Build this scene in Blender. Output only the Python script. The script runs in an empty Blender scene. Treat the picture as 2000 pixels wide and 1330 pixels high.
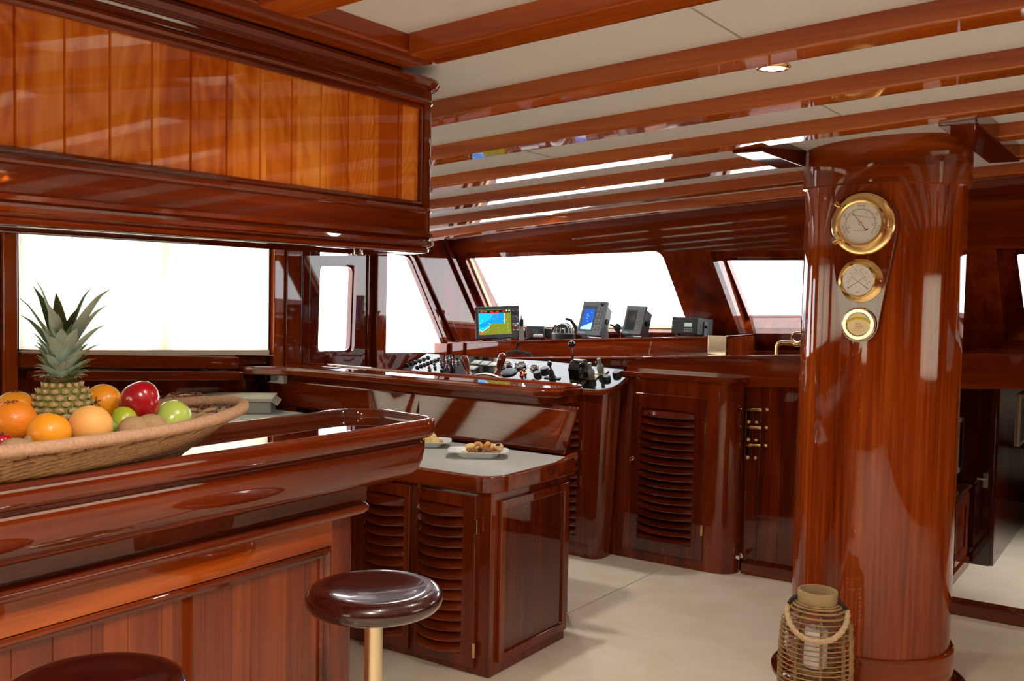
import bpy, math, random
from mathutils import Vector, Matrix
random.seed(7)
sc = bpy.context.scene
COL = sc.collection
PI = math.pi
sin, cos = math.sin, math.cos

# ------------------------------------------------------------------ camera
F = 1925.0
YAW, PITCH, ROLL = math.radians(34.2), math.radians(2.85), 0.02
EYE = Vector((0, 0, 1.45))
RM = Matrix.Rotation(YAW, 3, 'Z') @ Matrix.Rotation(PI/2 - PITCH, 3, 'X') @ Matrix.Rotation(ROLL, 3, 'Z')
cam = bpy.data.cameras.new('camera')
cam.lens = F/2000*36; cam.sensor_width = 36; cam.clip_start = 0.02
camo = bpy.data.objects.new('camera', cam); COL.objects.link(camo)
camo.matrix_world = Matrix.Translation(EYE) @ RM.to_4x4()
sc.camera = camo
FWD = Vector((-sin(YAW), cos(YAW), 0)); RGT = Vector((cos(YAW), sin(YAW), 0))

def ray(px, py): return RM @ Vector(((px-1000)/F, -(py-665)/F, -1))
def RX(px, py, x):
    d = ray(px, py); return EYE + d*((x-EYE.x)/d.x)
def RY(px, py, y):
    d = ray(px, py); return EYE + d*((y-EYE.y)/d.y)
def RZ(px, py, z):
    d = ray(px, py); return EYE + d*((z-EYE.z)/d.z)
def RD(px, py, D):
    d = ray(px, py); return EYE + d*(D/d.dot(FWD))
def RP(px, py, p0, n):
    d = ray(px, py); return EYE + d*((p0-EYE).dot(n)/d.dot(n))

# ------------------------------------------------------------------ materials
def lin(c):
    return tuple(((v/255)/12.92 if v/255 <= .04045 else ((v/255+.055)/1.055)**2.4) for v in c)
def nodes(name):
    m = bpy.data.materials.new(name); m.use_nodes = True
    nt = m.node_tree; b = nt.nodes['Principled BSDF']
    return m, nt, b
def N(nt, t, **kw):
    n = nt.nodes.new(t)
    for k, v in kw.items():
        if k in n.inputs: n.inputs[k].default_value = v
        else: setattr(n, k, v)
    return n
def simple(name, rgb, rough=.5, metal=0., coat=0., spec=.5, emit=None, es=0., noise=0., nscale=30., bump=0.):
    m, nt, b = nodes(name)
    c = lin(rgb)
    b.inputs['Base Color'].default_value = (*c, 1)
    b.inputs['Roughness'].default_value = rough; b.inputs['Metallic'].default_value = metal
    b.inputs['Coat Weight'].default_value = coat; b.inputs['Coat Roughness'].default_value = .04
    b.inputs['Specular IOR Level'].default_value = spec
    if emit:
        b.inputs['Emission Color'].default_value = (*lin(emit), 1); b.inputs['Emission Strength'].default_value = es
    tc = N(nt, 'ShaderNodeTexCoord')
    if noise or bump:
        nz = N(nt, 'ShaderNodeTexNoise', Scale=nscale, Detail=5.)
        nt.links.new(tc.outputs['Object'], nz.inputs['Vector'])
        if noise:
            r = N(nt, 'ShaderNodeValToRGB')
            r.color_ramp.elements[0].color = (*[v*(1-noise) for v in c], 1); r.color_ramp.elements[0].position = .3
            r.color_ramp.elements[1].color = (*[min(1, v*(1+noise)) for v in c], 1); r.color_ramp.elements[1].position = .7
            nt.links.new(nz.outputs['Fac'], r.inputs['Fac']); nt.links.new(r.outputs['Color'], b.inputs['Base Color'])
        if bump:
            bp = N(nt, 'ShaderNodeBump', Strength=bump, Distance=.01)
            nt.links.new(nz.outputs['Fac'], bp.inputs['Height']); nt.links.new(bp.outputs['Normal'], b.inputs['Normal'])
    return m

def wood(name, dark, mid, light, axis, plank=None, freq=11., rough=.32, coat=1., figure=.6, croug=.03, lines=0., fine=.28):
    """varnished mahogany, grain along `axis`; plank=(axis index, width) varies the tone board by board"""
    m, nt, b = nodes(name)
    tc = N(nt, 'ShaderNodeTexCoord')
    mp = N(nt, 'ShaderNodeMapping')
    s = [freq, freq, freq]
    for c_ in axis: s['xyz'.index(c_)] = freq*.07
    mp.inputs['Scale'].default_value = s
    L = nt.links.new
    src = tc.outputs['Object']
    if plank:
        sp = N(nt, 'ShaderNodeSeparateXYZ'); L(src, sp.inputs[0])
        dv = N(nt, 'ShaderNodeMath', operation='DIVIDE'); dv.inputs[1].default_value = plank[1]
        L(sp.outputs[plank[0]], dv.inputs[0])
        fl = N(nt, 'ShaderNodeMath', operation='FLOOR'); L(dv.outputs[0], fl.inputs[0])
        wn = N(nt, 'ShaderNodeTexWhiteNoise', noise_dimensions='1D'); L(fl.outputs[0], wn.inputs['W'])
        off = N(nt, 'ShaderNodeVectorMath', operation='ADD')
        sc_ = N(nt, 'ShaderNodeVectorMath', operation='SCALE'); sc_.inputs['Scale'].default_value = 7.
        L(wn.outputs['Color'], sc_.inputs[0]); L(src, off.inputs[0]); L(sc_.outputs[0], off.inputs[1])
        src = off.outputs[0]
    L(src, mp.inputs['Vector'])
    n1 = N(nt, 'ShaderNodeTexNoise', Scale=1., Detail=5., Roughness=.55, Distortion=figure); L(mp.outputs[0], n1.inputs['Vector'])
    mp2 = N(nt, 'ShaderNodeMapping'); s2 = [freq*9]*3
    for c_ in axis: s2['xyz'.index(c_)] = freq*.25
    mp2.inputs['Scale'].default_value = s2; L(src, mp2.inputs['Vector'])
    n2 = N(nt, 'ShaderNodeTexNoise', Scale=1., Detail=3.); L(mp2.outputs[0], n2.inputs['Vector'])
    mx = N(nt, 'ShaderNodeMath', operation='MULTIPLY_ADD'); mx.inputs[1].default_value = fine
    ms = N(nt, 'ShaderNodeMath', operation='SUBTRACT'); ms.inputs[1].default_value = fine/2
    L(n2.outputs['Fac'], mx.inputs[0]); L(n1.outputs['Fac'], mx.inputs[2]); L(mx.outputs[0], ms.inputs[0])
    fac = ms.outputs[0]
    if lines:
        mp3 = N(nt, 'ShaderNodeMapping'); s3 = [freq*.8]*3; s3['xyz'.index(axis)] = freq*.28
        mp3.inputs['Scale'].default_value = s3; L(src, mp3.inputs['Vector'])
        n3 = N(nt, 'ShaderNodeTexNoise', Scale=1., Detail=1.5, Distortion=.5); L(mp3.outputs[0], n3.inputs['Vector'])
        k1 = N(nt, 'ShaderNodeMath', operation='MULTIPLY'); k1.inputs[1].default_value = 110.; L(n3.outputs['Fac'], k1.inputs[0])
        k2 = N(nt, 'ShaderNodeMath', operation='SINE'); L(k1.outputs[0], k2.inputs[0])
        k3 = N(nt, 'ShaderNodeMath', operation='MULTIPLY_ADD'); k3.inputs[1].default_value = -lines; L(k2.outputs[0], k3.inputs[0]); L(fac, k3.inputs[2])
        fac = k3.outputs[0]
    if plank:
        pa = N(nt, 'ShaderNodeMath', operation='MULTIPLY_ADD'); pa.inputs[1].default_value = .26
        L(wn.outputs['Value'], pa.inputs[0]); L(fac, pa.inputs[2])
        ps = N(nt, 'ShaderNodeMath', operation='SUBTRACT'); ps.inputs[1].default_value = .13; L(pa.outputs[0], ps.inputs[0])
        fac = ps.outputs[0]
    r = N(nt, 'ShaderNodeValToRGB'); e = r.color_ramp.elements
    e[0].position = .28; e[0].color = (*lin(dark), 1); e[1].position = .72; e[1].color = (*lin(light), 1)
    k = e.new(.5); k.color = (*lin(mid), 1)
    L(fac, r.inputs['Fac']); L(r.outputs['Color'], b.inputs['Base Color'])
    b.inputs['Roughness'].default_value = rough
    b.inputs['Specular IOR Level'].default_value = .0
    b.inputs['Coat IOR'].default_value = 1.6
    b.inputs['Coat Weight'].default_value = coat; b.inputs['Coat Roughness'].default_value = croug
    return m

RED = ((78, 23, 6), (111, 38, 10), (141, 56, 16))
DRK = ((62, 17, 5), (88, 26, 7), (113, 39, 11))
ORG = ((188, 84, 18), (224, 120, 33), (242, 152, 58))
BRN = ((112, 40, 8), (152, 62, 14), (184, 90, 28))
W = {}
for ax in 'xyz':
    W['red'+ax] = wood('mahogany_red_'+ax, *RED, ax)
    W['drk'+ax] = wood('mahogany_dark_'+ax, *DRK, ax)
    W['brn'+ax] = wood('mahogany_brown_'+ax, *BRN, ax)
W['pan'] = wood('cabinet_panel_wood', *ORG, 'z', plank=(1, .082), freq=8, figure=1.2, lines=.06)
W['barp'] = wood('bar_plank_wood', (92, 30, 7), (124, 46, 11), (152, 66, 20), 'z', plank=(1, .085), freq=8)
W['bulk'] = wood('bulkhead_plank_wood', *RED, 'z', plank=(0, .11), freq=10, fine=.4)
W['col'] = wood('column_wood', (98, 31, 7), (142, 54, 13), (176, 80, 24), 'z', freq=8, figure=.15, fine=.6)
W['ring'] = wood('mahogany_ring', (106, 38, 8), (146, 60, 14), (180, 88, 28), 'xy', freq=9, figure=.2)
W['beam'] = wood('mahogany_beam', (126, 50, 12), (170, 80, 22), (200, 112, 42), 'x', freq=9)
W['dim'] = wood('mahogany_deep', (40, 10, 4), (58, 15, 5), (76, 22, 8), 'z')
W['seat'] = simple('stool_wood', (56, 12, 6), .25, coat=1., noise=.25, nscale=6)
BRASS = simple('polished_brass', (240, 206, 140), .18, 1.)
BRASSP = simple('pale_brass', (228, 212, 176), .22, 1.)
CHROME = simple('chrome', (215, 215, 215), .08, 1.)
STEEL = simple('brushed_steel', (175, 176, 178), .3, 1.)
CREAM = simple('cream_ceiling_panel', (220, 220, 220), .75, noise=.03, nscale=200)
LAM = simple('pale_grey_laminate', (186, 188, 184), .35, noise=.04, nscale=90)
BLACKP = simple('black_console_panel', (14, 14, 15), .1, spec=.4)
BLACK = simple('black_plastic', (20, 20, 21), .4)
GLOSSB = simple('gloss_black', (12, 12, 13), .12, coat=.6)
GREYP = simple('grey_device_plastic', (90, 97, 102), .45)
DGREY = simple('charcoal_device_plastic', (56, 60, 64), .42)
LGREY = simple('light_grey_plastic', (150, 152, 150), .4)
WHITE = simple('white_plastic', (232, 230, 224), .4)
PORC = simple('white_porcelain', (244, 246, 248), .3, coat=.2)
DIAL = simple('white_dial', (250, 250, 248), .5)
INK = simple('black_ink', (25, 25, 28), .6)
GREYINK = simple('grey_ink', (120, 120, 118), .6)
REDP = simple('red_plastic', (190, 30, 30), .35)
GREENP = simple('dark_green_plastic', (20, 96, 66), .35)
CANE = simple('rattan_cane', (168, 130, 84), .55, noise=.2, nscale=25)
DCANE = simple('rattan_band', (140, 108, 66), .6, noise=.25, nscale=30)
ROPE = simple('jute_rope', (206, 174, 134), .8, noise=.2, nscale=160)
BROPE = simple('basket_cord', (186, 146, 104), .75, noise=.22, nscale=120)
BROPE2 = simple('basket_rim_cord', (188, 144, 110), .75, noise=.15, nscale=150)
CANDLE = simple('candle_wax', (240, 234, 224), .5)
FRAMEW = simple('pale_picture_frame', (190, 176, 150), .4)
PAPER = simple('grey_print', (128, 134, 130), .6, noise=.5, nscale=14)

m, nt, b = nodes('carpet_cream')
tc = N(nt, 'ShaderNodeTexCoord')
n1 = N(nt, 'ShaderNodeTexNoise', Scale=260., Detail=3.); n2 = N(nt, 'ShaderNodeTexNoise', Scale=5., Detail=4.)
nt.links.new(tc.outputs['Object'], n1.inputs['Vector']); nt.links.new(tc.outputs['Object'], n2.inputs['Vector'])
r = N(nt, 'ShaderNodeValToRGB'); r.color_ramp.elements[0].color = (*lin((226, 207, 180)), 1); r.color_ramp.elements[1].color = (*lin((250, 239, 220)), 1)
r.color_ramp.elements[0].position = .3; r.color_ramp.elements[1].position = .7
ad = N(nt, 'ShaderNodeMath', operation='MULTIPLY_ADD'); ad.inputs[1].default_value = .45
nt.links.new(n2.outputs['Fac'], ad.inputs[0]); nt.links.new(n1.outputs['Fac'], ad.inputs[2])
sb = N(nt, 'ShaderNodeMath', operation='SUBTRACT'); sb.inputs[1].default_value = .22
nt.links.new(ad.outputs[0], sb.inputs[0]); nt.links.new(sb.outputs[0], r.inputs['Fac'])
nt.links.new(r.outputs['Color'], b.inputs['Base Color']); b.inputs['Roughness'].default_value = .95
bp = N(nt, 'ShaderNodeBump', Strength=.5, Distance=.01); nt.links.new(n1.outputs['Fac'], bp.inputs['Height']); nt.links.new(bp.outputs['Normal'], b.inputs['Normal'])
b.inputs['Specular IOR Level'].default_value = .1
CARPET = m

def glass(name, tint=(1, 1, 1)):
    m = bpy.data.materials.new(name); m.use_nodes = True; nt = m.node_tree; nt.nodes.clear()
    o = N(nt, 'ShaderNodeOutputMaterial'); mx = N(nt, 'ShaderNodeMixShader'); t = N(nt, 'ShaderNodeBsdfTransparent'); g = N(nt, 'ShaderNodeBsdfGlossy')
    g.inputs['Roughness'].default_value = .01; t.inputs['Color'].default_value = (*tint, 1)
    f = N(nt, 'ShaderNodeFresnel'); f.inputs['IOR'].default_value = 1.35
    nt.links.new(f.outputs[0], mx.inputs[0]); nt.links.new(t.outputs[0], mx.inputs[1]); nt.links.new(g.outputs[0], mx.inputs[2]); nt.links.new(mx.outputs[0], o.inputs[0])
    return m
GLASS = glass('window_glass', (.97, .98, .98))
m = bpy.data.materials.new('cream_blind_fabric'); m.use_nodes = True; nt = m.node_tree; nt.nodes.clear()
o = N(nt, 'ShaderNodeOutputMaterial'); mx = N(nt, 'ShaderNodeMixShader'); t = N(nt, 'ShaderNodeBsdfTranslucent'); d = N(nt, 'ShaderNodeBsdfDiffuse')
t.inputs['Color'].default_value = (*lin((236, 228, 200)), 1); d.inputs['Color'].default_value = (*lin((240, 232, 205)), 1); mx.inputs[0].default_value = .2
nt.links.new(t.outputs[0], mx.inputs[1]); nt.links.new(d.outputs[0], mx.inputs[2]); nt.links.new(mx.outputs[0], o.inputs[0])
BLIND = m

# ------------------------------------------------------------------ mesh builder
class MB:
    def __init__(s): s.v = []; s.f = []; s.m = []; s.cur = 0; s.xf = None
    def add(s, vs, fs):
        o = len(s.v)
        for p in vs:
            p = Vector(p)
            s.v.append(s.xf @ p if s.xf else p)
        for f in fs: s.f.append([o+i for i in f]); s.m.append(s.cur)
        return s
    def box(s, a, b):
        x0, y0, z0 = a; x1, y1, z1 = b
        return s.add([(x0, y0, z0), (x1, y0, z0), (x1, y1, z0), (x0, y1, z0), (x0, y0, z1), (x1, y0, z1), (x1, y1, z1), (x0, y1, z1)],
                     [(0, 3, 2, 1), (4, 5, 6, 7), (0, 1, 5, 4), (1, 2, 6, 5), (2, 3, 7, 6), (3, 0, 4, 7)])
    def cbox(s, c, sz): return s.box([c[i]-sz[i]/2 for i in range(3)], [c[i]+sz[i]/2 for i in range(3)])
    def loft(s, rings, closed=True, cap=True, loop=False):
        n = len(rings[0]); vs = [p for r in rings for p in r]; fs = []
        R = len(rings)
        for i in range(R if loop else R-1):
            j = (i+1) % R
            for k in range(n if closed else n-1):
                l = (k+1) % n
                fs.append((i*n+k, i*n+l, j*n+l, j*n+k))
        if cap and closed and not loop:
            fs.append(tuple(range(n-1, -1, -1))); fs.append(tuple((R-1)*n+k for k in range(n)))
        return s.add(vs, fs)
    def prism(s, pts, f0, f1):
        return s.loft([[f0(p) for p in pts], [f1(p) for p in pts]])
    def tube(s, path, r, n=8, closed=False, cap=True):
        P = [Vector(p) for p in path]; rings = []; up = None; L = len(P)
        for i, p in enumerate(P):
            if closed: t = P[(i+1) % L]-P[i-1]
            else: t = P[min(i+1, L-1)]-P[max(i-1, 0)]
            t = t.normalized() if t.length else Vector((0, 0, 1))
            if up is None:
                up = Vector((0, 0, 1)) if abs(t.z) < .9 else Vector((1, 0, 0))
            a = t.cross(up)
            a = a.normalized() if a.length > 1e-6 else t.orthogonal().normalized()
            bb = a.cross(t).normalized(); up = bb
            rr = r(i/(L-1 if L > 1 else 1)) if callable(r) else r
            rings.append([p + (a*cos(2*PI*k/n)+bb*sin(2*PI*k/n))*rr for k in range(n)])
        return s.loft(rings, True, cap, loop=closed)
    def lathe(s, prof, c=(0, 0, 0), n=32, basis=None, cap=True):
        c = Vector(c); B = basis or Matrix.Identity(3); rings = []
        for r, z in prof: rings.append([c + B @ Vector((r*cos(2*PI*k/n), r*sin(2*PI*k/n), z)) for k in range(n)])
        return s.loft(rings, True, cap)
    def ell(s, c, rx, ry=None, rz=None, n=20, k=12, basis=None):
        ry = ry or rx; rz = rz or rx; c = Vector(c); B = basis or Matrix.Identity(3); rings = []
        for i in range(k+1):
            t = -PI/2+PI*i/k; q = max(cos(t), .003)
            rings.append([c + B @ Vector((rx*q*cos(2*PI*j/n), ry*q*sin(2*PI*j/n), rz*sin(t))) for j in range(n)])
        return s.loft(rings)
    def obj(s, name, mat, parent=None, bevel=0., seg=2, smooth=True, angle=35., sub=0):
        if parent is not None: og = world_loc(parent)
        else:
            xs = [p.x for p in s.v]; ys = [p.y for p in s.v]; zs = [p.z for p in s.v]
            og = Vector(((min(xs)+max(xs))/2, (min(ys)+max(ys))/2, min(zs)))
        me = bpy.data.meshes.new(name)
        me.from_pydata([p-og for p in s.v], [], s.f); me.validate()
        mats = mat if isinstance(mat, (list, tuple)) else [mat]
        for q in mats: me.materials.append(q)
        if len(mats) > 1 and len(me.polygons) == len(s.m): me.polygons.foreach_set('material_index', s.m)
        import bmesh
        bm = bmesh.new(); bm.from_mesh(me); bmesh.ops.recalc_face_normals(bm, faces=bm.faces); bm.to_mesh(me); bm.free()
        if smooth:
            me.polygons.foreach_set('use_smooth', [True]*len(me.polygons)); me.set_sharp_from_angle(angle=math.radians(angle))
        o = bpy.data.objects.new(name, me); COL.objects.link(o)
        if parent is not None: o.parent = parent
        else: o.location = og
        if bevel:
            md = o.modifiers.new('bevel', 'BEVEL'); md.width = bevel; md.segments = seg; md.limit_method = 'ANGLE'; md.angle_limit = math.radians(40); md.harden_normals = True
        if sub:
            md = o.modifiers.new('sub', 'SUBSURF'); md.levels = sub; md.render_levels = sub
        return o
def world_loc(o):
    v = Vector((0, 0, 0))
    while o is not None: v += o.location; o = o.parent
    return v
def tag(o, label, cat, group=None):
    o['label'] = label; o['category'] = cat; o['kind'] = 'thing'
    if group: o['group'] = group
    return o
def thing(name, label, cat, loc, group=None):
    o = bpy.data.objects.new(name, None); COL.objects.link(o); o.location = loc; o.empty_display_size = .1
    return tag(o, label, cat, group)
def struct(o, label=None):
    o['kind'] = 'structure'
    if label: o['label'] = label
    return o
def bx(a, b): return MB().box(a, b)

def arc(cx, cy, r, a0, a1, n=8): return [(cx+r*cos(a0+(a1-a0)*i/n), cy+r*sin(a0+(a1-a0)*i/n)) for i in range(n+1)]
def rrect(x0, x1, y0, y1, r, n=6):
    """rounded rectangle; r = (lower-left, lower-right, upper-right, upper-left)"""
    if not isinstance(r, (tuple, list)): r = (r,)*4
    r = [max(q, .0005) for q in r]
    return (arc(x0+r[0], y0+r[0], r[0], PI, 1.5*PI, n)+arc(x1-r[1], y0+r[1], r[1], 1.5*PI, 2*PI, n) +
            arc(x1-r[2], y1-r[2], r[2], 0, PI/2, n)+arc(x0+r[3], y1-r[3], r[3], PI/2, PI, n))
def roundpoly(pts, rad, n=5):
    out = []; L = len(pts)
    for i, p in enumerate(pts):
        p = Vector(p); a = Vector(pts[i-1])-p; c = Vector(pts[(i+1) % L])-p
        q = min(rad if not isinstance(rad, (list, tuple)) else rad[i], a.length*.45, c.length*.45)
        if q < 1e-4: out.append(tuple(p)); continue
        A = p+a.normalized()*q; Cc = p+c.normalized()*q
        for k in range(n+1):
            t = k/n; out.append(tuple(A*(1-t)**2+p*2*t*(1-t)+Cc*t*t))
    return out
def holed(mb, outer, holes, f0, f1):
    """plate with holes: 2D loops; f0/f1 map a 2D point onto the two faces"""
    import bmesh
    loops = [outer]+holes
    flat = [p for l in loops for p in l]; n = len(flat)
    bm = bmesh.new(); bv = [bm.verts.new((p[0], p[1], 0)) for p in flat]; o = 0; es = []
    for l in loops:
        for k in range(len(l)): es.append(bm.edges.new((bv[o+k], bv[o+(k+1) % len(l)])))
        o += len(l)
    bm.verts.index_update()
    bmesh.ops.triangle_fill(bm, use_beauty=True, use_dissolve=False, edges=es)
    tris = [[v.index for v in f.verts] for f in bm.faces]; bm.free()
    vs = [f0(p) for p in flat]+[f1(p) for p in flat]
    fs = [tuple(t) for t in tris]+[tuple(i+n for i in reversed(t)) for t in tris]
    o = 0
    for l in loops:
        for k in range(len(l)):
            a, c = o+k, o+(k+1) % len(l); fs.append((a, c, c+n, a+n))
        o += len(l)
    return mb.add(vs, fs)
def sweep(mb, path_fn, prof, closed=False):
    """path_fn(d) -> plan polyline at outward offset d; prof = [(d, z)]"""
    rings = [[(x, y, z) for x, y in path_fn(d)] for d, z in prof]
    return mb.loft(rings, closed, cap=False)

def text_into(mb, body, size, M4):
    cu = bpy.data.curves.new('lettering', 'FONT'); cu.body = body; cu.size = size; cu.align_x = 'CENTER'; cu.align_y = 'CENTER'; cu.resolution_u = 2
    ob = bpy.data.objects.new('lettering', cu); COL.objects.link(ob)
    dg = bpy.context.evaluated_depsgraph_get(); ev = ob.evaluated_get(dg); me = ev.to_mesh()
    vs = [M4 @ v.co for v in me.vertices]; fs = [tuple(p.vertices) for p in me.polygons]
    ev.to_mesh_clear(); bpy.data.objects.remove(ob); bpy.data.curves.remove(cu)
    return mb.add(vs, fs)

# ------------------------------------------------------------------ camber of the deck head
XC = -1.009
def hb(x):
    w = x-XC
    if w > .9: w = 1.8-w
    h = .343+.0747*(w+2.41)-.00354*(w+2.41)*(w+.87)
    if w < -2.2: h -= .02*(w+2.2)**2
    return h
def zb(x): return 1.45+hb(x)            # underside of the beams
def zc(x): return zb(x)+.046            # ceiling panels
def zl(x): return 1.207+.062*(x+.836)   # long ledge of the dash
def zs(x): return 1.109+.063*(x+3.99)   # shelf above it
XS, XE, YB, YF = -4.0, 2.3, -2.6, 5.2   # port wall, starboard wall, aft wall, front
def cb(mb, x0, x1, y0, y1, fb, ft, n=14):
    rings = []
    for i in range(n+1):
        x = x0+(x1-x0)*i/n; a, c = fb(x), ft(x)
        rings.append([(x, y0, a), (x, y1, a), (x, y1, c), (x, y0, c)])
    return mb.loft(rings)

# ------------------------------------------------------------------ shell
struct(bx((-4.3, -2.7, -.05), (2.4, 8.2, 0)).obj('floor', CARPET), 'cream carpet on the saloon floor')
struct(cb(MB(), -4.25, 2.4, -2.7, 5.3, zc, lambda x: zc(x)+.04, 40).obj('ceiling', CREAM), 'cream ceiling panels between varnished beams')
a_, b_ = RZ(1112, 1197, 0), RZ(1290, 1112, 0); n_ = Vector((-(b_-a_).y, (b_-a_).x, 0)).normalized()*.0035
mb = MB(); mb.loft([[a_-n_, b_-n_, b_+n_, a_+n_], [p+Vector((0, 0, .0015)) for p in (a_-n_, b_-n_, b_+n_, a_+n_)]])
struct(mb.obj('trim_41', simple('carpet_seam', (208, 192, 164), .95)), 'thin seam in the cream carpet')
k = 0
for px, py, y0, y1 in ((1385, 36, 1.72, 2.12), (880, 258, 2.74, 3.13), (1615, 210, 2.74, 3.13), (940, 338, 3.76, 4.15)):
    q = RZ(px, py, 1.99); q = RZ(px, py, zc(q.x)); q = RZ(px, py, zc(q.x)); k += 1
    struct(MB().box((q.x-.002, y0, zc(q.x)-.002), (q.x+.002, y1, zc(q.x)+.01)).obj('trim_%d' % k, simple('panel_joint_%d' % k, (176, 164, 146), .8)))

# port side wall with three openings
SILL = lambda y: 1.17-.06*(y-2.23)
def yz(p): return (p.y, p.z)
w1 = [yz(RX(38, 688, XS)), yz(RX(521, 686, XS)), (yz(RX(521, 686, XS))[0], 1.64), (yz(RX(38, 688, XS))[0], 1.66)]
dr = roundpoly([yz(RX(621, 691, XS)), yz(RX(692, 688, XS)), yz(RX(698, 518, XS)), yz(RX(626, 516, XS))], .045)
sw = roundpoly([yz(RX(746, 692, XS)), yz(RX(886, 691, XS)), yz(RX(873, 662, XS)), yz(RX(806, 497, XS)), yz(RX(752, 492, XS))], [.03, .01, .01, .06, .03])
mb = MB()
w0 = [(.15, 1.16), (1.95, 1.16), (1.95, 1.66), (.15, 1.66)]  # extra opening, out of view, added to backlight the aft blind
holed(mb, [(-2.7, 0), (5.75, 0), (5.75, 1.3), (5.30, 1.80), (-2.7, 1.80)], [w1, dr, sw, w0], lambda p: (XS, p[0], p[1]), lambda p: (XS-.07, p[0], p[1]))
struct(mb.obj('wall_port', W['drkz']), 'dark varnished side wall with three windows')
def pane(name, loop, f, mat=GLASS, parent=None):
    mb = MB(); mb.add([f(p) for p in loop], [tuple(range(len(loop)))]); return mb.obj(name, mat, parent, smooth=False)
def inset(loop, d):
    c = sum((Vector(p) for p in loop), Vector((0, 0)))/len(loop)
    out = []
    for p in loop:
        v = c-Vector(p); out.append(tuple(Vector(p)+v.normalized()*d))
    return out
def ringframe(mb, loop, d, f0, f1): return holed(mb, loop, [inset(loop, d)], f0, f1)
def window(n, loop, x, label, depth=.045):
    mb = MB(); ringframe(mb, loop, .012, lambda p: (x-.03, p[0], p[1]), lambda p: (x-.03-.02, p[0], p[1]))
    o = struct(mb.obj('window_%d' % n, W['drkz']), label)
    pane('pane', loop, lambda p: (x-.045, p[0], p[1]), parent=o)
    return o
w_a = window(1, w1, XS, 'bright port window behind the cream roller blind')
q = RX(318, 600, XS); bx((XS-.06, q.y-.035, 1.1), (XS-.035, q.y+.035, 1.66)).obj('mullion', W['drkz'], w_a)
window(2, dr, XS, 'tall rounded window in the side door')
window(3, sw, XS, 'slanted port window beside the helm')

o = MB().add([(XS+.02, .1, 1.13), (XS+.02, 2.0, 1.13), (XS+.02, 2.0, 1.7), (XS+.02, .1, 1.7)], [(0, 1, 2, 3)]).obj('roller_blind', BLIND)  # blind added out of view to reflect in the back panel and light the port side
tag(o, 'unseen cream blind added farther aft for its reflection and side light', 'blind')
# raked front wall
P0 = Vector((0, YF, 1.70)); DS = Vector((0, .8, -1)); NR = Vector((0, 1, .8)).normalized()
def rk(px, py):
    p = RP(px, py, P0, NR); return (p.x, p.z)
def rf(p, t=0.): return Vector((p[0], YF+.8*(1.70-p[1]), p[1]))+NR*t
g1 = roundpoly([rk(966, 645), rk(1349, 650), rk(1291, 491), rk(907, 505)], [.01, .01, .05, .03])
r2 = [rk(1444, 651), (-1.35, rk(1444, 651)[1]+.03), (-1.40, rk(1386, 492)[1]+.006), rk(1386, 492)]
r3 = [rk(1963, 664), (.95, rk(1963, 664)[1]+.03), (.95, rk(1945, 480)[1]+.004), rk(1945, 480)]
mb = MB()
top = lambda x: 1.715
holed(mb, [(XS-.05, 1.10), (XE, 1.10), (XE, 1.748), (XS-.05, 1.748)], [g1, r2, r3], lambda p: rf(p), lambda p: rf(p, .05))
struct(mb.obj('wall_front', W['redz']), 'raked mahogany front wall with windscreen openings')
mb = MB(); cb(mb, XS-.05, XE, YF-.052, YF+.05, lambda x: 1.697, lambda x: zc(x)+.03, 24)
struct(mb.obj('trim_5', W['redx']), 'mahogany header above the windscreen')
mb = MB(); ringframe(mb, g1, .012, lambda p: rf(p, .035), lambda p: rf(p, .06))
o = struct(mb.obj('window_4', simple('pale_reveal', (196, 160, 110), .4)), 'wide raked windscreen pane over the helm')
pane('pane', g1, lambda p: rf(p, .045), parent=o)
def sh(px, py, t):
    p = RP(px, py, P0+NR*t, NR); q = p-NR*t; return (q.x, q.z)
for n, R, (gl, gb), lab in ((5, r2, ((1420, 506), (1466, 623)), 'recessed raked windscreen pane left of the column'), (6, r3, ((1986, 494), (2003, 622)), 'recessed raked windscreen pane at the right edge')):
    a, c = sh(*gl, .14), sh(*gb, .14)
    xr = min(R[1][0], R[2][0])-.03
    G = roundpoly([c, (xr, c[1]), (xr, a[1]), a], .012)
    mb = MB(); holed(mb, R, [G], lambda p: rf(p, .14), lambda p: rf(p, .17))
    mb.loft([[rf(p, .001) for p in R], [rf(p, .16) for p in R]], True, cap=False)
    o = struct(mb.obj('window_%d' % n, W['redz'], smooth=False), lab)
    pane('pane', G, lambda p: rf(p, .155), parent=o)
    mb = MB(); ringframe(mb, [tuple(Vector(p)+(Vector(p)-sum((Vector(q) for q in G), Vector((0, 0)))/len(G)).normalized()*.012) for p in G], .014, lambda p: rf(p, .128), lambda p: rf(p, .142)); mb.obj('frame', W['drkz'], o)

# side corner posts and the wall forward of the slanted window
for i, (pa, pb_, wd, mt) in enumerate((((812, 500), (884, 665), .05, W['drkz']), ((872, 492), (936, 640), .035, W['drkz']))):
    A, B = RX(*pa, XS), RX(*pb_, XS); d = (B-A).normalized()
    mb = MB(); q = Vector((0, d.z, -d.y))*wd
    pts = [A-d*.15, B+d*.2, B+d*.2-q, A-d*.15-q]
    mb.loft([[p+Vector((.0, 0, 0)) for p in pts], [p+Vector((.022, 0, 0)) for p in pts]])
    struct(mb.obj('trim_%d' % (6+i), mt, bevel=.004), 'slanted mahogany trim beside the slanted port window')
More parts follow.
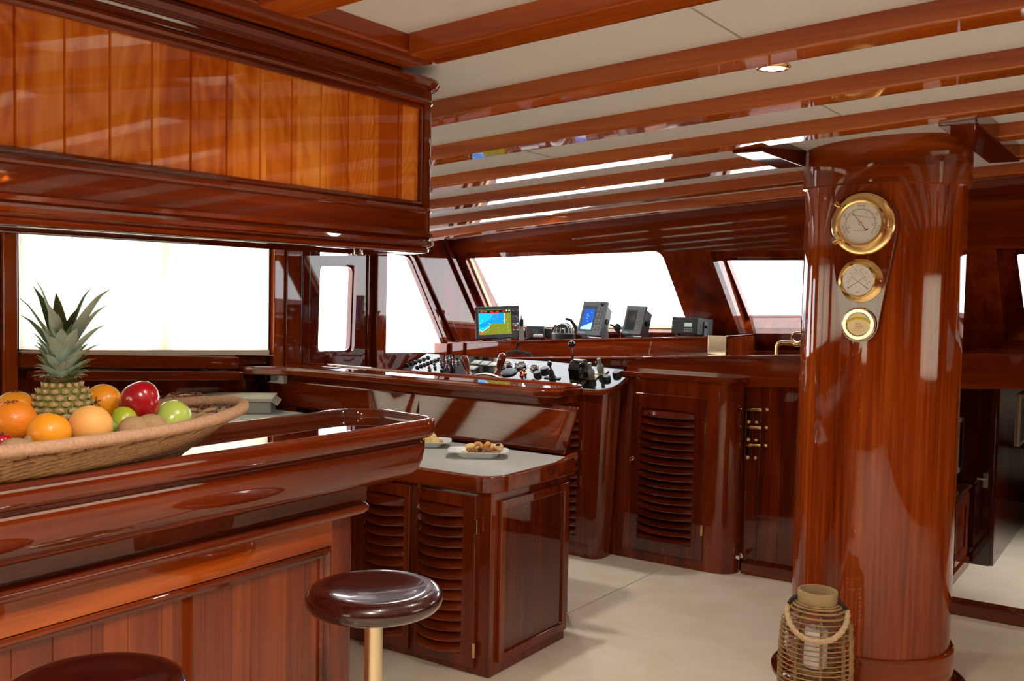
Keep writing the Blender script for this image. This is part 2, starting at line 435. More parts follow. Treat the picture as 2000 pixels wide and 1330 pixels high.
# pilasters, door frame and rails on the port wall
def wallstrip(pxa, pxb, z0, z1, t, py=600):
    a, c = RX(pxa, py, XS).y, RX(pxb, py, XS).y
    return bx((XS-.002, a, z0), (XS+t, c, z1))
n = 8
for a, c, t, mt in ((528, 549, .03, 'brnz'), (549, 579, .045, 'redz'), (588, 603, .012, 'drkz'), (727, 746, .04, 'redz'), (716, 719, .012, 'drkz'), (2, 30, .02, 'brnz')):
    struct(wallstrip(a, c, .83, 1.72, t).obj('trim_%d' % n, W[mt], bevel=.005), 'vertical mahogany trim on the port wall'); n += 1
for dz0, dz1, t, y0, y1 in ((-.075, -.012, .05, 2.22, 3.35), (-.13, -.085, .075, 2.26, 3.36), (-.006, .0, .03, 2.22, 3.6)):
    mb = MB(); rings = []
    for y in (y0, y1): rings.append([(XS, y, SILL(y)+dz0), (XS+t, y, SILL(y)+dz0), (XS+t, y, SILL(y)+dz1), (XS, y, SILL(y)+dz1)])
    struct(mb.loft(rings).obj('trim_%d' % n, W['redy'], bevel=.006), 'horizontal mahogany rail under the roller blind'); n += 1

# roller blind
t = thing('roller_blind', 'cream roller blind drawn down over the port window', 'blind', (XS+.02, 2.9, 1.1))
a, c = RX(39, 684, XS+.02), RX(524, 684, XS+.02)
mb = MB(); rings = []
mb.add([(XS+.02, a.y, a.z), (XS+.02, c.y, c.z), (XS+.02, c.y, 1.68), (XS+.02, a.y, 1.68)], [(0, 1, 2, 3)]); mb.obj('fabric', BLIND, t)
mb = MB(); mb.loft([[(XS+.012, p.y, p.z-.026), (XS+.03, p.y, p.z-.026), (XS+.03, p.y, p.z+.002), (XS+.012, p.y, p.z+.002)] for p in (a, c)])
mb.obj('bottom_bar', simple('blind_bottom_bar', (206, 196, 172), .6), t, bevel=.003)
mb = MB().tube([(XS+.035, a.y, 1.69), (XS+.035, c.y, 1.69)], .022, 14); mb.obj('roller', WHITE, t)

# aft and starboard walls (behind the camera) with openings, the aft one added for light
holes_s = [rrect(2.7, 4.4, .95, 1.60, .05)]
mb = MB(); holed(mb, [(-2.7, 0), (5.75, 0), (5.75, 1.3), (5.3, 1.97), (-2.7, 1.97)], holes_s, lambda p: (XE, p[0], p[1]), lambda p: (XE+.06, p[0], p[1]))
struct(mb.obj('wall_starboard', W['redz']))
holes_a = [rrect(-3.7, -1.2, .85, 1.75, .05)]
mb = MB(); holed(mb, [(XS-.05, 0), (XE, 0), (XE, 2.0), (XS-.05, 2.0)], holes_a, lambda p: (p[0], YB, p[1]), lambda p: (p[0], YB-.06, p[1]))
struct(mb.obj('wall_aft', W['redz']))
for i, (x0, x1) in enumerate(((-3.75, -1.15),)):
    o = MB().add([(x0, YB+.02, .82), (x1, YB+.02, .82), (x1, YB+.02, 1.78), (x0, YB+.02, 1.78)], [(0, 1, 2, 3)]).obj('roller_blind', BLIND)  # wide blind added out of view as a soft fill source
    tag(o, 'wide cream blind added on the unseen aft wall as soft fill light', 'blind')
for i, (y0, y1) in enumerate(((2.65, 4.45),)):
    o = MB().add([(XE-.02, y0, .84), (XE-.02, y1, .84), (XE-.02, y1, 1.75), (XE-.02, y0, 1.75)], [(0, 1, 2, 3)]).obj('roller_blind', BLIND)  # blind added out of view to dim and soften this window
    tag(o, 'cream blind added on the unseen starboard wall to soften its light', 'blind')
for i, h in enumerate(holes_s): struct(pane('window_%d' % (7+i), h, lambda p: (XE+.03, p[0], p[1])))
for i, h in enumerate(holes_a): struct(pane('window_%d' % (10+i), h, lambda p: (p[0], YB-.03, p[1])))  # pane of the aft opening added for light

# ------------------------------------------------------------------ deck beams
ORD = ['nearest', 'second', 'third', 'fourth', 'fifth', 'sixth', 'seventh', 'eighth']
def beam(y, x0, x1, label):
    mb = MB(); cb(mb, x0, x1, y, y+.10, zb, lambda x: zc(x)+.015, max(3, int((x1-x0)*8)))
    tag(mb.obj('ceiling_beam', W['beam'], bevel=.006), label, 'beam', 'varnished deck beams across the ceiling')
YBM = [1.61+.51*i-(.0 if i >= 0 else -.10) for i in range(-7, 8)]
for i, y in enumerate(YBM):
    j = i-7
    if y < 1.0: beam(y, -1.375, XE, 'varnished ceiling beam behind the camera, nearest frame number %s from the stern' % ORD[i])
    elif j == -1: beam(y, -1.375, XE, 'short-looking varnished ceiling beam stub above the overhead cabinet, top of the photo')
    elif j == 0: beam(y, -1.375, XE, 'varnished ceiling beam meeting the header beside the overhead cabinet corner')
    elif j in (4,):
        beam(y, XS+.005, -1.306, 'varnished ceiling beam ending on the bracket left of the column')
        beam(y, -.545, XE, 'varnished ceiling beam starting right of the column at the bracket')
    elif j == 5:
        beam(y+.03, XS+.005, -.98, 'varnished ceiling beam passing just behind the column head from the left')
        beam(y, -.545, XE, 'lower varnished ceiling beam starting right of the column behind the bracket')
    else:
        nm = {1: 'first full-width varnished ceiling beam, nearest the ceiling downlight on its camera side', 2: 'second full-width varnished ceiling beam, just beyond the bright ceiling downlight',
              3: 'third full-width varnished ceiling beam, carrying the brackets in front of the column', 6: 'varnished ceiling beam second from the windscreen header', 7: 'farthest varnished ceiling beam against the windscreen header'}[j]
        beam(y, XS+.005, XE, nm)
def carlin(x, y0, y1, label):
    mb = MB(); mb.box((x-.055, y0, zb(x)-.012), (x+.055, y1, zc(x)+.02))
    tag(mb.obj('ceiling_bracket', W['drky'], bevel=.005), label, 'bracket', 'brackets framing the column head')
carlin(-1.25, 3.241, 3.70, 'short mahogany ceiling bracket left of the column head')
carlin(-.59, 3.241, 4.19, 'short mahogany ceiling bracket right of the column head')
mb = MB().box((-1.63, YB, 1.950), (-1.376, 1.735, 2.06))
tag(mb.obj('header_beam', W['brny'], bevel=.008), 'long dark mahogany header beam above the overhead cabinet', 'beam')

# ------------------------------------------------------------------ overhead cabinet
XO, YO = -1.5, 1.885
def opath(d, r=.07):
    x1, y1, rr = XO+d, YO+d, max(r+d, .002)
    return [(x1, -2.4), (x1, 0), (x1, y1-rr)]+arc(x1-rr, y1-rr, rr, 0, PI/2, 8)[1:]+[(-1.87, y1)]
ov = thing('overhead_cabinet', 'large orange-brown plank-fronted overhead cabinet hanging above the bar', 'cabinet', (-1.75, .2, 1.54))
MB().box((-1.87, -2.4, 1.545), (-1.535, YO-.04, 1.949)).obj('body', W['redy'], ov)
prof = [(-.06, 1.949), (.006, 1.949), (.02, 1.945), (.024, 1.936), (.018, 1.927), (.002, 1.924), (0, 1.921), (0, 1.902), (.006, 1.898), (.008, 1.892), (.004, 1.887), (-.02, 1.883), (-.03, 1.883)]
sweep(MB(), opath, prof).obj('crown_molding', W['redy'], ov)
prof = [(-.03, 1.648), (-.004, 1.648), (.006, 1.644), (.008, 1.637), (.004, 1.631), (0, 1.629), (0, 1.588), (.004, 1.586), (.012, 1.583), (.013, 1.575), (.006, 1.571), (.005, 1.568), (.014, 1.565), (.016, 1.557), (.008, 1.552), (.002, 1.550), (.004, 1.546), (.003, 1.540), (-.006, 1.537), (-.06, 1.537), (-.10, 1.548)]
sweep(MB(), opath, prof).obj('bottom_molding', W['redy'], ov)
mb = MB()
yy = YO-.0607
while yy > -2.3:
    y0 = yy-.082; ch = .0025
    mb.prism([(XO-.035, y0), (XO-.015-ch, y0), (XO-.0125, y0+ch), (XO-.0125, yy-ch), (XO-.015-ch, yy), (XO-.035, yy)], lambda p: (p[0], p[1], 1.64), lambda p: (p[0], p[1], 1.89)); yy = y0
mb.obj('plank_panel', W['pan'], ov)
mb = MB(); pts = [(XO-.04, YO-.062), (XO, YO-.062)]+arc(XO-.055, YO-.055, .055, 0, PI/2, 8)+[(XO-.062, YO), (-1.86, YO), (-1.86, YO-.04), (XO-.04, YO-.04)]
mb.prism(pts, lambda p: (p[0]-.001, p[1]-.001, 1.57), lambda p: (p[0]-.001, p[1]-.001, 1.93)); mb.obj('corner_post', W['redz'], ov)
mb = MB()
mb.tube([(XO-.008, -2.3, 1.881), (XO-.008, YO-.066, 1.881)], .007, 8); mb.tube([(XO-.008, -2.3, 1.652), (XO-.008, YO-.066, 1.652)], .007, 8); mb.tube([(XO-.008, YO-.066, 1.652), (XO-.008, YO-.066, 1.881)], .006, 8)
mb.obj('panel_beading', W['redy'], ov)
bx((-1.9, -2.3, 1.53), (-1.62, YO-.1, 1.546)).obj('underside', W['drky'], ov)
mb = MB().tube([(-1.56, 1.66, 1.536), (-1.56, 1.66, 1.527)], .014, 14); mb.obj('latch', CHROME, ov)

# ------------------------------------------------------------------ bar
XB0, XB1, YB1 = -2.02, -1.666, 2.165
def bpath(d):
    x1, y1, x0 = XB1+d, YB1+d, XB0-d
    ra, rb = max(.075+d, .003), max(.13+d, .003)
    if x1-x0 < .02: x0 = x1-.02
    P = [(x1, -.75), (x1, .6), (x1, y1-.031-ra)]
    A = arc(x1-ra, y1-.03-ra, ra, 0, PI/2, 8); B = arc(x0+rb, y1-rb, rb, PI/2, PI, 8)
    return P+A+B+[(x0, .6), (x0, -.75)]
bar = thing('bar_counter', 'long varnished mahogany bar with rounded end in the foreground', 'bar', (-1.84, .7, 0))
prof = [(-.030, 1.072), (-.028, 1.09), (-.024, 1.097), (-.017, 1.1), (-.010, 1.1), (-.003, 1.097), (0, 1.089), (0, 1.066), (-.004, 1.056), (-.012, 1.05), (-.03, 1.046)]
sweep(MB(), bpath, prof).obj('rim', W['redy'], bar)
pts = bpath(-.027)
MB().prism(pts, lambda p: (*p, 1.045), lambda p: (*p, 1.075)).obj('countertop', wood('bar_top_wood', *DRK, 'y', croug=.012), bar, smooth=False)
prof = [(-.03, 1.047), (-.026, 1.04), (-.026, 1.015), (-.032, .985), (-.046, .958), (-.068, .939), (-.098, .927), (-.13, .922), (-.15, .921)]
sweep(MB(), bpath, prof).obj('bolster', W['redy'], bar)
prof = [(-.148, .922), (-.15, .90), (-.15, .876), (-.152, .874)]
sweep(MB(), bpath, prof).obj('frieze', W['redy'], bar)
def bfr(d):   # front face and the short end only
    x1, y1 = XB1+d, 1.948+d+.15
    return [(x1, -.75), (x1, .6), (x1, y1-.02)]+arc(x1-.02, y1-.02, .02, 0, PI/2, 5)+[(-1.93, y1)]
prof = [(-.15+.0, .878)]+[(-.142+.02*sin(a), .861+.017*cos(a)) for a in [PI*i/8 for i in range(9)]]+[(-.155, .842)]
sweep(MB(), bfr, prof).obj('half_round_molding', W['redy'], bar)
bx((XB1-.19, -.74, .772), (XB1-.158, 1.86, .848)).obj('fascia', W['brny'], bar, bevel=.002)
mb = MB(); yy = 1.862
XP = XB1-.178
while yy > -.7:
    y0 = yy-.085; ch = .0016; x1 = XP
    mb.prism([(x1-.03, y0), (x1-.002, y0), (x1, y0+ch), (x1, yy-ch), (x1-.002, yy), (x1-.03, yy)], lambda p: (p[0], p[1], .05), lambda p: (p[0], p[1], .77)); yy = y0
mb.obj('plank_panel', W['barp'], bar)
mb = MB(); fr = [(0, .028), (.019, .028), (.024, .023), (.0245, .017), (.020, .012), (.009, .009), (.005, .0), (0, 0)]
def pmold(o): return [(-.74, .742+o), (1.832+o, .742+o), (1.832+o, .05)]
rings = [[(XP+dx, y, z) for y, z in pmold(o)] for dx, o in fr]
mb.loft(rings, False, cap=False); mb.obj('panel_molding', W['redy'], bar)
bx((-1.99, -.74, 0), (XB1-.2, 1.93, 1.044)).obj('body', W['redy'], bar)
mb = MB(); mb.prism(rrect(-1.94, XB1-.157, 1.858, 1.945, (.002, .002, .022, .004)), lambda p: (*p, 0), lambda p: (*p, .85)); mb.obj('corner_post', W['redz'], bar)
bx((XB1-.21, -.74, 0), (XB1-.15, 1.95, .05)).obj('kickboard', W['drky'], bar)

# ------------------------------------------------------------------ stools
def stool(px, py, D, label):
    p = RD(px, py, D); z = .768
    t = thing('bar_stool', label, 'stool', (p.x, p.y, 0), 'round bar stools')
    r = .157
    prof = [(.004, z-.016), (.06, z-.014), (.095, z-.007), (.118, z-.001), (.134, z)]
    prof += [(.134+.024*sin(a), z-.025+.025*cos(a)) for a in [PI*i/10 for i in range(1, 11)]]
    prof += [(.12, z-.05), (.05, z-.055), (.004, z-.055)]
    MB().lathe(prof, (p.x, p.y, 0), 56).obj('seat', W['seat'], t, angle=50)
    MB().lathe([(.021, .02), (.021, z-.054)], (p.x, p.y, 0), 24).obj('post', BRASSP, t)
    MB().lathe([(.004, 0), (.17, 0), (.172, .008), (.16, .016), (.05, .026), (.03, .05), (.004, .05)], (p.x, p.y, 0), 40).obj('base', BRASSP, t)
    MB().lathe([(.004, z-.07), (.055, z-.07), (.055, z-.055), (.004, z-.055)], (p.x, p.y, 0), 24).obj('seat_plate', BRASSP, t)
stool(731, 1150, 2.23, 'round glossy dark seat bar stool with brass post beside the bar end')
stool(182, 1308, 1.66, 'round dark bar stool cut off at the bottom edge, its seat top only')

# ------------------------------------------------------------------ louvered doors
def louver_door(parent, x0, x1, y, z0, z1, lx0, lx1, lz0, lz1, n, knob, hinge, mt='drk'):
    """door on a face looking aft (-y); frame, louvers, knob, hinges"""
    mb = MB(); holed(mb, [(x0, z0), (x1, z0), (x1, z1), (x0, z1)], [[(lx0, lz0), (lx1, lz0), (lx1, lz1), (lx0, lz1)]], lambda p: (p[0], y-.012, p[1]), lambda p: (p[0], y+.006, p[1]))
    d = mb.obj('door', W[mt+'z'], parent, bevel=.003)
    mb = MB(); st = (lz1-lz0)/n
    for i in range(n):
        zt = lz0+st*(i+1)-.001
        rings = []
        for k in range(13):
            s = k/12; bow = 1-(2*s-1)**2; x = lx0-.006+(lx1-lx0+.012)*s
            yt = y+.002; yb = y-.016-.036*bow; zbm = zt-st*.72-.004*bow
            rings.append([(x, yt, zt), (x, yb, zbm), (x, yb+.002, zbm-.005), (x, yt+.004, zt-.006)])
        mb.loft(rings)
    mb.obj('louvers', W[mt+'x'], d, angle=50)
    bx((lx0-.01, y+.004, lz0-.01), (lx1+.01, y+.0055, lz1+.01)).obj('backing', simple('dark_recess', (40, 10, 5), .6), d)
    kx, kz = knob
    mb = MB(); B = Matrix.Rotation(PI/2, 3, 'X')
    mb.lathe([(.003, 0), (.012, 0), (.012, .003), (.005, .005), (.005, .014), (.011, .018), (.013, .024), (.009, .031), (.003, .033)], (kx, y-.012, kz), 16, B); mb.obj('knob', BRASS, d)
    for hz in hinge[1]:
        bx((hinge[0]-.006, y-.017, hz-.028), (hinge[0]+.006, y-.010, hz+.028)).obj('hinge', BRASS, d, bevel=.001)
    return d

# ------------------------------------------------------------------ low cabinet with the pastries
LXR, LYF, LYB = -2.085, 2.95, 3.515
lc = thing('low_cabinet', 'low mahogany cabinet with louvered doors and pale top behind the stool', 'cabinet', (-2.55, 3.23, 0))
bx((-2.98, LYF+.01, 0), (LXR-.003, LYB-.01, .705)).obj('body', W['redz'], lc, bevel=.004)
louver_door(lc, -2.445, -2.15, LYF+.005, .03, .685, -2.425, -2.21, .075, .635, 14, (-2.433, .335), (-2.145, (.10, .57)), 'red')
louver_door(lc, -2.765, -2.47, LYF+.005, .03, .685, -2.705, -2.50, .075, .635, 14, (-2.482, .335), (-2.77, (.10, .57)), 'red')
pts = rrect(-2.98, LXR+.028, LYF-.025, LYB+.005, (.005, .10, .01, .005), 10)
MB().prism(pts, lambda p: (*p, .70), lambda p: (*p, .762)).obj('worktop_edge', W['redx'], lc, bevel=.008, seg=3)
pts = rrect(-2.98, LXR+.011, LYF-.007, LYB+.004, (.005, .085, .01, .005), 10)
MB().prism(pts, lambda p: (*p, .755), lambda p: (*p, .7635)).obj('worktop', LAM, lc, smooth=False)
mb = MB(); mb.tube([(LXR+.018, LYB-.13, .760), (LXR+.02, LYB-.07, .768), (LXR+.022, LYB-.02, .776), (LXR+.022, LYB+.005, .770)], lambda t: .007+.007*t, 10); mb.obj('fiddle', W['redy'], lc)
mb = MB()
A = [(LYF+.055, .045), (LYB-.02, .045), (LYB-.02, .665), (LYF+.055, .665)]
holed(mb, A, [[(LYF+.09, .08), (LYB-.055, .08), (LYB-.055, .63), (LYF+.09, .63)]], lambda p: (LXR-.003, *p), lambda p: (LXR+.014, *p)); mb.obj('side_frame', W['redz'], lc, bevel=.005)
bx((LXR-.004, LYF+.08, .07), (LXR+.004, LYB-.05, .64)).obj('side_panel', W['drkz'], lc)
mb = MB().tube([(-2.417, LYF+.002, .700), (-2.417, LYF-.014, .70), (-2.413, LYF-.02, .685), (-2.408, LYF-.016, .668)], lambda t: .008-.004*t, 8); mb.obj('turn_latch', W['redz'], lc)

# galley worktop behind the bar
gw = thing('galley_worktop', 'grey worktop running behind the bar under the port window', 'worktop', (-3.3, 1.5, 0))
bx((XS+.09, -.7, .79), (-2.75, 2.95, .83)).box((XS+.09, 2.94, .79), (-2.985, 3.44, .83)).obj('top', LAM, gw, bevel=.004)
bx((XS+.10, -.68, 0), (-2.99, 2.9, .79)).obj('body', W['drkz'], gw)

# raised counter with sloping back panel
rc = thing('raised_counter', 'raised mahogany counter ledge with leaning back panel behind the pastries', 'counter', (-3.0, 3.7, 0))
RXR = -2.185
def lp(d):
    q_ = rrect(XS+.004, RXR+d, 3.52-d, 3.82+d, (.001, .10+d, .05+d, .01), 10)
    return [(XS+.004, 3.365-d), (-3.93, 3.375-d), (-3.84, 3.44-d), (-3.72, 3.50-d), (-3.6, 3.519-d)]+q_[11:]
MB().prism(lp(0), lambda p: (*p, .998), lambda p: (*p, 1.034)).obj('ledge', W['redx'], rc, bevel=.014, seg=4)
mb = MB()
sweep(mb, lp, [(-.004, 1.030), (-.006, 1.040), (-.014, 1.043), (-.022, 1.040), (-.026, 1.030)], True); mb.obj('raised_lip', W['redx'], rc)
mb = MB(); lp2 = lambda d: rrect(XS+.10, RXR-.02+d, 3.565-d, 3.80+d, (.01, .08+d, .04+d, .01), 8)
MB().prism(lp2(0), lambda p: (*p, .965), lambda p: (*p, 1.0)).obj('apron', W['redx'], rc, bevel=.004)
# leaning panel: nearly upright at the left, leaning back on the right
mb = MB(); rings = []
x0_ = XS+.10
for i in range(33):
    x = x0_+(-2.135-x0_)*i/32
    k = min(1, max(0, (x+3.30)/.30)); k = k*k*(3-2*k)
    zb0 = .832*(1-k)+.766*k; th_ = math.radians(17-5*max(0, min(1, (x+3.2)/.6))-9*max(0, min(1, (x+2.55)/.38))); ya = 3.545*(1-k)+3.562*k; yb = 3.56*(1-k)+(3.562+.2*math.tan(th_))*k
    row = []
    for j in range(11):
        q_ = j/10; row.append((x+.055*q_*i/32, ya+(yb-ya)*q_, zb0+(.968-zb0)*q_))
    rings.append(row)
mb.loft(rings, closed=False, cap=False)
back = mb.obj('back_panel', W['redx'], rc, angle=80)
md = back.modifiers.new('solid', 'SOLIDIFY'); md.thickness = .015; md.offset = 1
mb = MB().tube([RY(822, 766, 3.612), RY(815, 806, 3.572)], .006, 8); mb.obj('joint_bead', W['drkz'], rc)
bx((XS+.10, 3.70, 0), (-2.25, 3.80, .966)).obj('body', W['drkz'], rc)

# outlet, plug and cable on the back panel
q = RY(537, 735, 3.53)
t = thing('wall_outlet', 'white double wall outlet with black plug under the raised counter', 'outlet', (q.x, 3.53, q.z-.03))
mb = MB(); mb.box((q.x-.075, 3.518, q.z-.034), (q.x+.075, 3.549, q.z+.034)); mb.obj('plate', WHITE, t, bevel=.004)
mb = MB(); mb.lathe([(.003, 0), (.022, 0), (.022, .004), (.019, .004), (.018, .001), (.003, .001)], (q.x+.02, 3.507, q.z), 20, Matrix.Rotation(PI/2, 3, 'X')); mb.obj('socket', LGREY, t)
mb = MB(); mb.box((q.x-.05, 3.475, q.z-.028), (q.x-.008, 3.508, q.z+.028)); mb.obj('plug', BLACK, t, bevel=.007)
mb = MB().tube([(q.x-.04, 3.485, q.z-.02), (q.x-.08, 3.44, q.z-.07), (q.x-.10, 3.40, .90), (q.x-.12, 3.36, .842), (q.x-.2, 3.25, .838)], .005, 8); mb.obj('cord', BLACK, t)

# grey box and brown wicker bowl on the galley worktop
p1 = RZ(529, 808, .832)
t = thing('cardboard_box', 'flat grey box with a lifted lid beyond the fruit basket', 'box', (p1.x-.14, p1.y-.1, .8315))
Bz = Matrix.Translation((p1.x, p1.y, .832)) @ Matrix.Rotation(YAW+.12, 4, 'Z')
mb = MB(); mb.xf = Bz; mb.box((-.36, -.0, 0), (0, .2, .055)); mb.obj('tray', simple('grey_card', (158, 160, 156), .6), t, bevel=.002)
mb = MB(); mb.xf = Bz @ Matrix.Translation((0, 0, .057)) @ Matrix.Rotation(.04, 4, 'X'); mb.box((-.366, -.004, 0), (.006, .206, .016)); mb.add([(.006, -.004, .0), (.006, .206, .0), (.03, .206, -.018), (.03, -.004, -.018)], [(0, 1, 2, 3)])
mb.obj('lid', simple('pale_card', (188, 184, 170), .6), t)
q = RD(362, 790, 4.2)
mb = MB()
rnd = random.Random(3)
for i in range(70):
    a = rnd.random()*2*PI; tilt = rnd.uniform(-.5, .5); pts = []
    for k in range(9):
        th = a+k*.22; el = .15+1.1*abs(sin(k/8*PI+tilt))*rnd.uniform(.8, 1.)
        rr = .125*cos(min(el, 1.45)*.9)+.004
        pts.append((q.x+rr*cos(th)*1., q.y+rr*sin(th), .84+.155*sin(min(el, 1.5))))
    mb.tube(pts, .0028, 4)
mb.ell((q.x, q.y, .835), .115, .115, .15)
mb.v = [Vector((p.x, p.y, max(p.z, .831))) for p in mb.v]
tag(mb.obj('wicker_bowl', simple('dark_brown_wicker', (128, 66, 38), .6, noise=.4, nscale=60)), 'dark brown tangled wicker bowl upturned behind the red apple', 'bowl')

# ------------------------------------------------------------------ plates and pastries
def plate(c, label, rot):
    t = thing('serving_plate', label, 'plate', (c.x, c.y, .7645), 'white plates of pastries')
    R = Matrix.Translation((c.x, c.y, .765)) @ Matrix.Rotation(rot, 4, 'Z')
    mb = MB(); rings = []
    for s, z, e in ((.02, .002, 1), (.55, .0, 1), (.62, .0, 1), (.68, .012, 1), (.78, .020, 1), (1.0, .024, 1), (1.0, .027, 1), (.80, .0235, 1), (.66, .014, 1), (.60, .006, 1), (.02, .006, 1)):
        rings.append([(R @ Vector((x*s, y*s, z))) for x, y in rrect(-.126, .126, -.076, .076, .045, 6)])
    mb.loft(rings); mb.obj('dish', PORC, t, angle=60)
    return R
def cookie_mat(nm, rgb): return simple(nm, rgb, .8, noise=.18, nscale=60, bump=.3)
CK = {'pale': cookie_mat('pale_shortbread', (232, 200, 140)), 'brown': cookie_mat('brown_biscuit', (150, 100, 62)), 'gold': cookie_mat('golden_pastry', (214, 150, 72)), 'yel': cookie_mat('yellow_pastry', (214, 184, 108))}
JAM = simple('dark_jam', (70, 30, 16), .25)
def cookie(R, x, y, z, kind, label, hole=False, jam=False, tilt=(0, 0), s=1.):
    c = R @ Vector((x, y, z))
    M3 = Matrix.Rotation(tilt[0], 3, 'X') @ Matrix.Rotation(tilt[1], 3, 'Y')
    mb = MB(); r = .021*s
    if hole:
        rings = []
        for i in range(20):
            a = 2*PI*i/20; rings.append([c+M3 @ Vector(((.014*s+.0095*s*cos(b))*cos(a), (.014*s+.0095*s*cos(b))*sin(a), .009*s*sin(b)+.002)) for b in [2*PI*k/10 for k in range(10)]])
        mb.loft(rings, True, loop=True)
        o = mb.obj('pastry', CK[kind])
    else:
        mb.lathe([(.001, -.010*s), (r*.8, -.010*s), (r, -.004*s), (r*1.02, .002*s), (r*.85, .009*s), (r*.45, .0115*s if not jam else .008*s), (.001, .012*s if not jam else .006*s)], c, 20, M3)
        o = mb.obj('pastry', CK[kind], angle=70)
    tag(o, label, 'pastry', 'pastries on the white plates')
    if jam:
        m2 = MB(); m2.lathe([(.001, .004*s), (r*.5, .0065*s), (r*.4, .0125*s), (.001, .013*s)], c, 14, M3); m2.obj('filling', JAM, o)
A = RZ(934, 886, .775); R1 = plate(A, 'white oblong plate of mixed biscuits near the cabinet corner', YAW)
A2 = RZ(826, 866, .775); R2 = plate(A2, 'white oblong plate of ring pastries partly behind the bar end', YAW+.05)
cookie(R1, -.052, -.030, .019, 'pale', 'small pale biscuit at the front left of the mixed biscuit plate', s=.8)
cookie(R1, -.030, -.026, .024, 'brown', 'dark brown round biscuit second along the front of the mixed plate', tilt=(-.5, 0))
cookie(R1, .010, -.030, .025, 'brown', 'brown biscuit with a dark jam centre at the front of the plate', jam=True, tilt=(.75, .2))
cookie(R1, .044, -.012, .025, 'brown', 'large brown biscuit right of the jam biscuit', tilt=(-.3, .2), s=1.1)
cookie(R1, .074, -.020, .018, 'brown', 'flat brown biscuit at the right end of the mixed plate', s=.8)
cookie(R1, -.034, .012, .036, 'pale', 'pale domed biscuit at the back left of the mixed plate', tilt=(.3, 0))
cookie(R1, -.002, .014, .036, 'gold', 'golden ring pastry standing at the back of the mixed plate', hole=True, tilt=(1.0, .4))
cookie(R1, .034, .022, .040, 'gold', 'second golden pastry leaning at the back, centre of the mixed plate', tilt=(.7, -.5))
cookie(R1, .056, .030, .034, 'pale', 'pale biscuit half hidden behind the large brown biscuit', tilt=(.2, .2))
cookie(R1, .082, .012, .037, 'pale', 'pale round biscuit with a dark centre at the back right', jam=True, tilt=(.25, .1), s=1.05)
cookie(R2, -.045, -.03, .027, 'yel', 'yellow ring pastry half hidden by the bar end', hole=True, tilt=(.9, -.2), s=1.15)
cookie(R2, -.008, -.012, .024, 'yel', 'yellow ring pastry in the middle of the farther plate', hole=True, tilt=(.5, .3), s=1.1)
cookie(R2, .020, -.022, .026, 'yel', 'yellow round pastry lying before the pale mound', tilt=(.5, .2))
cookie(R2, .034, .006, .038, 'pale', 'tall pale pastry on top of the farther plate', tilt=(.3, .2), s=1.2)
cookie(R2, .052, -.018, .025, 'pale', 'pale pastry at the right side of the farther plate', tilt=(.4, .2), s=1.05)
cookie(R2, .072, .0, .020, 'gold', 'small tan pastry at the right end of the farther plate', s=.8)

# ------------------------------------------------------------------ fruit basket
BC = Vector((-1.826, .985, 0)); BA, BBm = .55, .208
def bell(th, s, z, dr=0):
    k = .57+.43*s; w = (1+ .0*s)
    return Vector((BC.x+(BBm*k+dr)*cos(th), BC.y+(BA*(.70+.30*s)+dr)*sin(th), z))
def bz(s, th): return 1.082+(.082+.016*abs(sin(th))**3)*s
bk = thing('fruit_basket', 'large oval woven cord basket of fruit on the bar', 'basket', (BC.x, BC.y, 1.0755))
mb = MB(); rings = []
NR_ = 2200
for i in range(NR_):
    th = 2*PI*i/NR_; p = bell(th, 1, bz(1, th)); t_ = (bell(th+.01, 1, bz(1, th+.01))-p).normalized()
    a = t_.cross(Vector((0, 0, 1))).normalized(); bb = a.cross(t_)
    rings.append([p+(a*cos(2*PI*k/14)+bb*sin(2*PI*k/14))*(.0122*(1+.055*cos(4*PI*k/14+i*2*PI*366/NR_))) for k in range(14)])
mb.loft(rings, True, loop=True); mb.obj('rim', BROPE2, bk, angle=180)
mb = MB(); NS = 60
for j, s in enumerate((.02, .13, .24, .35, .46, .57, .68, .79)):
    for q_ in (0, 1):
        pts = []
        n_ = 288
        for i in range(n_):
            th = 2*PI*i/n_; ph = NS/2*th+(j % 2)*PI+q_*PI
            pts.append(bell(th, s, bz(s, th)+.0042*sin(ph+1.2), .0075*cos(ph)))
        if s > .7:
            pts = None if q_ else [bell(2*PI*i/n_, s, bz(s, 2*PI*i/n_)+.003*sin(NS/2*2*PI*i/n_), .006*cos(NS/2*2*PI*i/n_)) for i in range(n_)]
        if pts: mb.tube(pts, .0052, 6, closed=True)
mb.obj('woven_side', BROPE, bk, angle=180)
mb = MB()
for i in range(NS):
    th = 2*PI*i/NS; mb.tube([bell(th, 0, bz(0, th)), bell(th, .5, bz(.5, th)), bell(th, 1, bz(1, th))], .003, 5)
mb.obj('stakes', simple('basket_stake', (120, 74, 44), .7), bk)
mb = MB(); rings = []
for s, z in ((.01, 1.105), (.5, 1.102), (.98, 1.094)):
    rings.append([(BC.x+BBm*.6*s*cos(2*PI*i/48), BC.y+BA*.7*s*sin(2*PI*i/48), z) for i in range(48)])
mb.loft(rings); rings2 = [[(p[0], p[1], 1.0775) for p in r_] for r_ in rings]
mb.loft(rings2); mb.obj('woven_base', simple('basket_base', (110, 72, 44), .8, noise=.6, nscale=90, bump=.8), bk)
G = 'fruit in the basket'
def fmat(nm, a, rough=.4, noise=.12, nscale=60, bump=.15, coat=.2): return simple(nm, a, rough, coat=coat, noise=noise*.5, nscale=nscale, bump=bump*.5)
ORANGE = fmat('orange_peel', (255, 158, 20), .42, .08, 220, .25); ORD_ = fmat('deep_orange_peel', (252, 140, 24), .42, .1, 200, .25)
